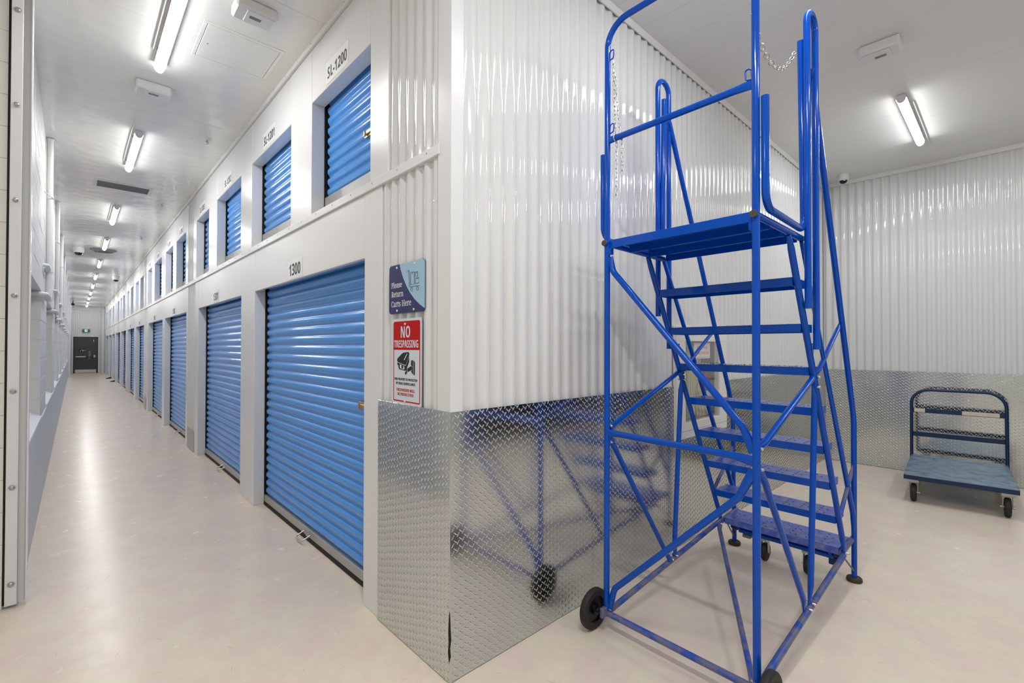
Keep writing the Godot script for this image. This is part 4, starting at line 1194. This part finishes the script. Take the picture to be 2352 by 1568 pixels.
# ---------------------------------------------------------------- fittings on the ceiling
func ceiling_things() -> void:
	for q in [[-0.824, -3.384, 0.0, "just past the end of the largest strip light"], [-0.434, -1.70, 0.0, "beside the access hatch"], [3.18, 1.166, PI / 2, "on the cart bay ceiling by the ladder"]]:
		var t := thing("emergency_light", "white emergency light box %s" % q[3], "emergency light", Vector3(q[0], H, q[1]), "emergency light boxes")
		t.rotation.y = q[2]
		part("case", box(Vector3(-0.125, -0.075, -0.085), Vector3(0.125, 0.0, 0.085), 0.012), M.plastic_white, t)
		part("cover", box(Vector3(-0.06, -0.083, -0.06), Vector3(0.11, -0.074, 0.075), 0.004), M.plastic_white, t)
		part("indicator_label", box(Vector3(-0.035, -0.0845, 0.0), Vector3(0.035, -0.083, 0.03)), M.vent_grey, t)
	var hs := thing("access_hatch", "square flush white access hatch on the corridor ceiling", "hatch", Vector3(-0.394, H, -2.332))
	part("hatch_frame", box(Vector3(-0.27, -0.006, -0.27), Vector3(0.27, 0.0, -0.245), 0.002).box(Vector3(-0.27, -0.006, 0.245), Vector3(0.27, 0.0, 0.27), 0.002).box(Vector3(-0.27, -0.006, -0.245), Vector3(-0.245, 0.0, 0.245), 0.002).box(Vector3(0.245, -0.006, -0.245), Vector3(0.27, 0.0, 0.245), 0.002), M.ceiling_panel, hs)
	part("hatch_panel", box(Vector3(-0.241, -0.005, -0.241), Vector3(0.241, 0.0, 0.241), 0.002), M.ceiling_panel, hs)
	var ls := B.new()
	bolt(ls, Vector3(-0.2, -0.005, -0.02), Vector3.DOWN, 0.006, 0.003)
	part("cam_lock", ls, M.plastic_grey, hs)
	var h2 := thing("ceiling_cover", "flush white cover panel on the ceiling beside the channel guard", "hatch", Vector3(-1.50, H, -2.32))
	part("cover_panel", box(Vector3(-0.13, -0.006, -0.2), Vector3(0.13, 0.0, 0.2), 0.002), M.ceiling_panel, h2)
	for q in [[-0.25, -4.32, "near the upper lockers"], [-0.30, -7.6, "beyond the vent grille"], [-0.30, -10.8, "far down the corridor"]]:
		var s := thing("sprinkler_head", "small chrome sprinkler head %s" % q[2], "sprinkler", Vector3(q[0], H, q[1]), "ceiling sprinklers")
		part("escutcheon", B.new().lathe([Vector2(0.04, 0), Vector2(0.034, 0.008), Vector2(0.018, 0.012), Vector2(0, 0.012)], Vector3.ZERO, Vector3.DOWN, 16), M.plastic_white, s)
		part("nozzle", B.new().lathe([Vector2(0.011, 0.01), Vector2(0.011, 0.03), Vector2(0.005, 0.033), Vector2(0.005, 0.055), Vector2(0.02, 0.056), Vector2(0.02, 0.059), Vector2(0, 0.06)], Vector3.ZERO, Vector3.DOWN, 12).tube([Vector3(-0.011, -0.025, 0), Vector3(-0.016, -0.04, 0), Vector3(0, -0.056, 0)], 0.003, 6).tube([Vector3(0.011, -0.025, 0), Vector3(0.016, -0.04, 0), Vector3(0, -0.056, 0)], 0.003, 6), M.zinc, s)
	var v := thing("vent_grille", "grey rectangular return air grille between two strip lights", "vent", Vector3(-0.815, H, -7.02))
	part("grille_frame", box(Vector3(-0.33, -0.008, -0.20), Vector3(0.33, 0, -0.16), 0.002).box(Vector3(-0.33, -0.008, 0.16), Vector3(0.33, 0, 0.20), 0.002).box(Vector3(-0.33, -0.008, -0.16), Vector3(-0.29, 0, 0.16), 0.002).box(Vector3(0.29, -0.008, -0.16), Vector3(0.33, 0, 0.16), 0.002), M.plastic_white, v)
	part("grille_back", box(Vector3(-0.29, -0.002, -0.16), Vector3(0.29, 0, 0.16)), M.vent_grey, v)
	for k in 12:
		part("louvre", box(Vector3(-0.288, -0.007, -0.155 + 0.026 * k), Vector3(0.288, -0.003, -0.143 + 0.026 * k), 0.001), M.vent_grey, v)
	var df := thing("ceiling_diffuser", "dark round air diffuser on the corridor ceiling", "vent", Vector3(-0.83, H, -13.15))
	part("diffuser_rings", B.new().lathe([Vector2(0.25, 0), Vector2(0.25, 0.015), Vector2(0.18, 0.05), Vector2(0.17, 0.02), Vector2(0.11, 0.055), Vector2(0.1, 0.02), Vector2(0, 0.05)], Vector3.ZERO, Vector3.DOWN, 24), M.vent_grey, df)
	dome_camera(Vector3(-1.27, H, -13.1), "white dome camera on the corridor ceiling beside the block wall", 1.6)
	dome_camera(Vector3(-0.33, H, -18.5), "small white dome camera on the corridor ceiling beside the upper lockers", 1.5)
	dome_camera(Vector3(6.22, H, 0.31), "white dome camera in the cart bay corner near the ceiling", 1.0)
	var bx := thing("ceiling_speaker", "small black box high on the block wall near the corridor end", "speaker", Vector3(-1.40, 3.79, -31.2))
	part("box_shell", box(Vector3(-0.10, -0.11, -0.08), Vector3(0.06, 0.0, 0.08), 0.008), M.black_gloss, bx)
	part("box_bracket", box(Vector3(-0.02, 0.0, -0.02), Vector3(0.02, 0.13, 0.02), 0.003), M.black_gloss, bx)

func dome_camera(at: Vector3, label: String, k: float) -> void:
	var t := thing("dome_camera", label, "security camera", at, "dome cameras")
	t.scale = Vector3.ONE * k
	part("mount", B.new().lathe([Vector2(0.062, 0), Vector2(0.066, 0.012), Vector2(0.066, 0.06), Vector2(0.058, 0.082), Vector2(0.044, 0.086)], Vector3.ZERO, Vector3.DOWN, 24), M.plastic_white, t)
	part("dome", B.new().lathe([Vector2(0.046, 0.084), Vector2(0.044, 0.098), Vector2(0.036, 0.112), Vector2(0.022, 0.122), Vector2(0, 0.126)], Vector3.ZERO, Vector3.DOWN, 20), M.black_gloss, t)

# ---------------------------------------------------------------- small things
func small_things() -> void:
	for q in [[-0.05, -25.6, "nearer"], [-0.10, -28.3, "farther"]]:
		var t := thing("door_wedge", "small black wedge on the floor by the far doors, the %s one" % q[2], "door wedge", Vector3(q[0], 0, q[1]), "black wedges on the floor")
		part("wedge_body", B.new().slab(PackedVector2Array([Vector2(-0.10, 0), Vector2(0.10, 0), Vector2(0.10, 0.07), Vector2(0.06, 0.07), Vector2(-0.10, 0.02)]), -0.09, 0.09), M.rubber, t)
		part("wedge_ridge", box(Vector3(0.06, 0.07, -0.08), Vector3(0.10, 0.08, 0.08), 0.003), M.rubber, t)
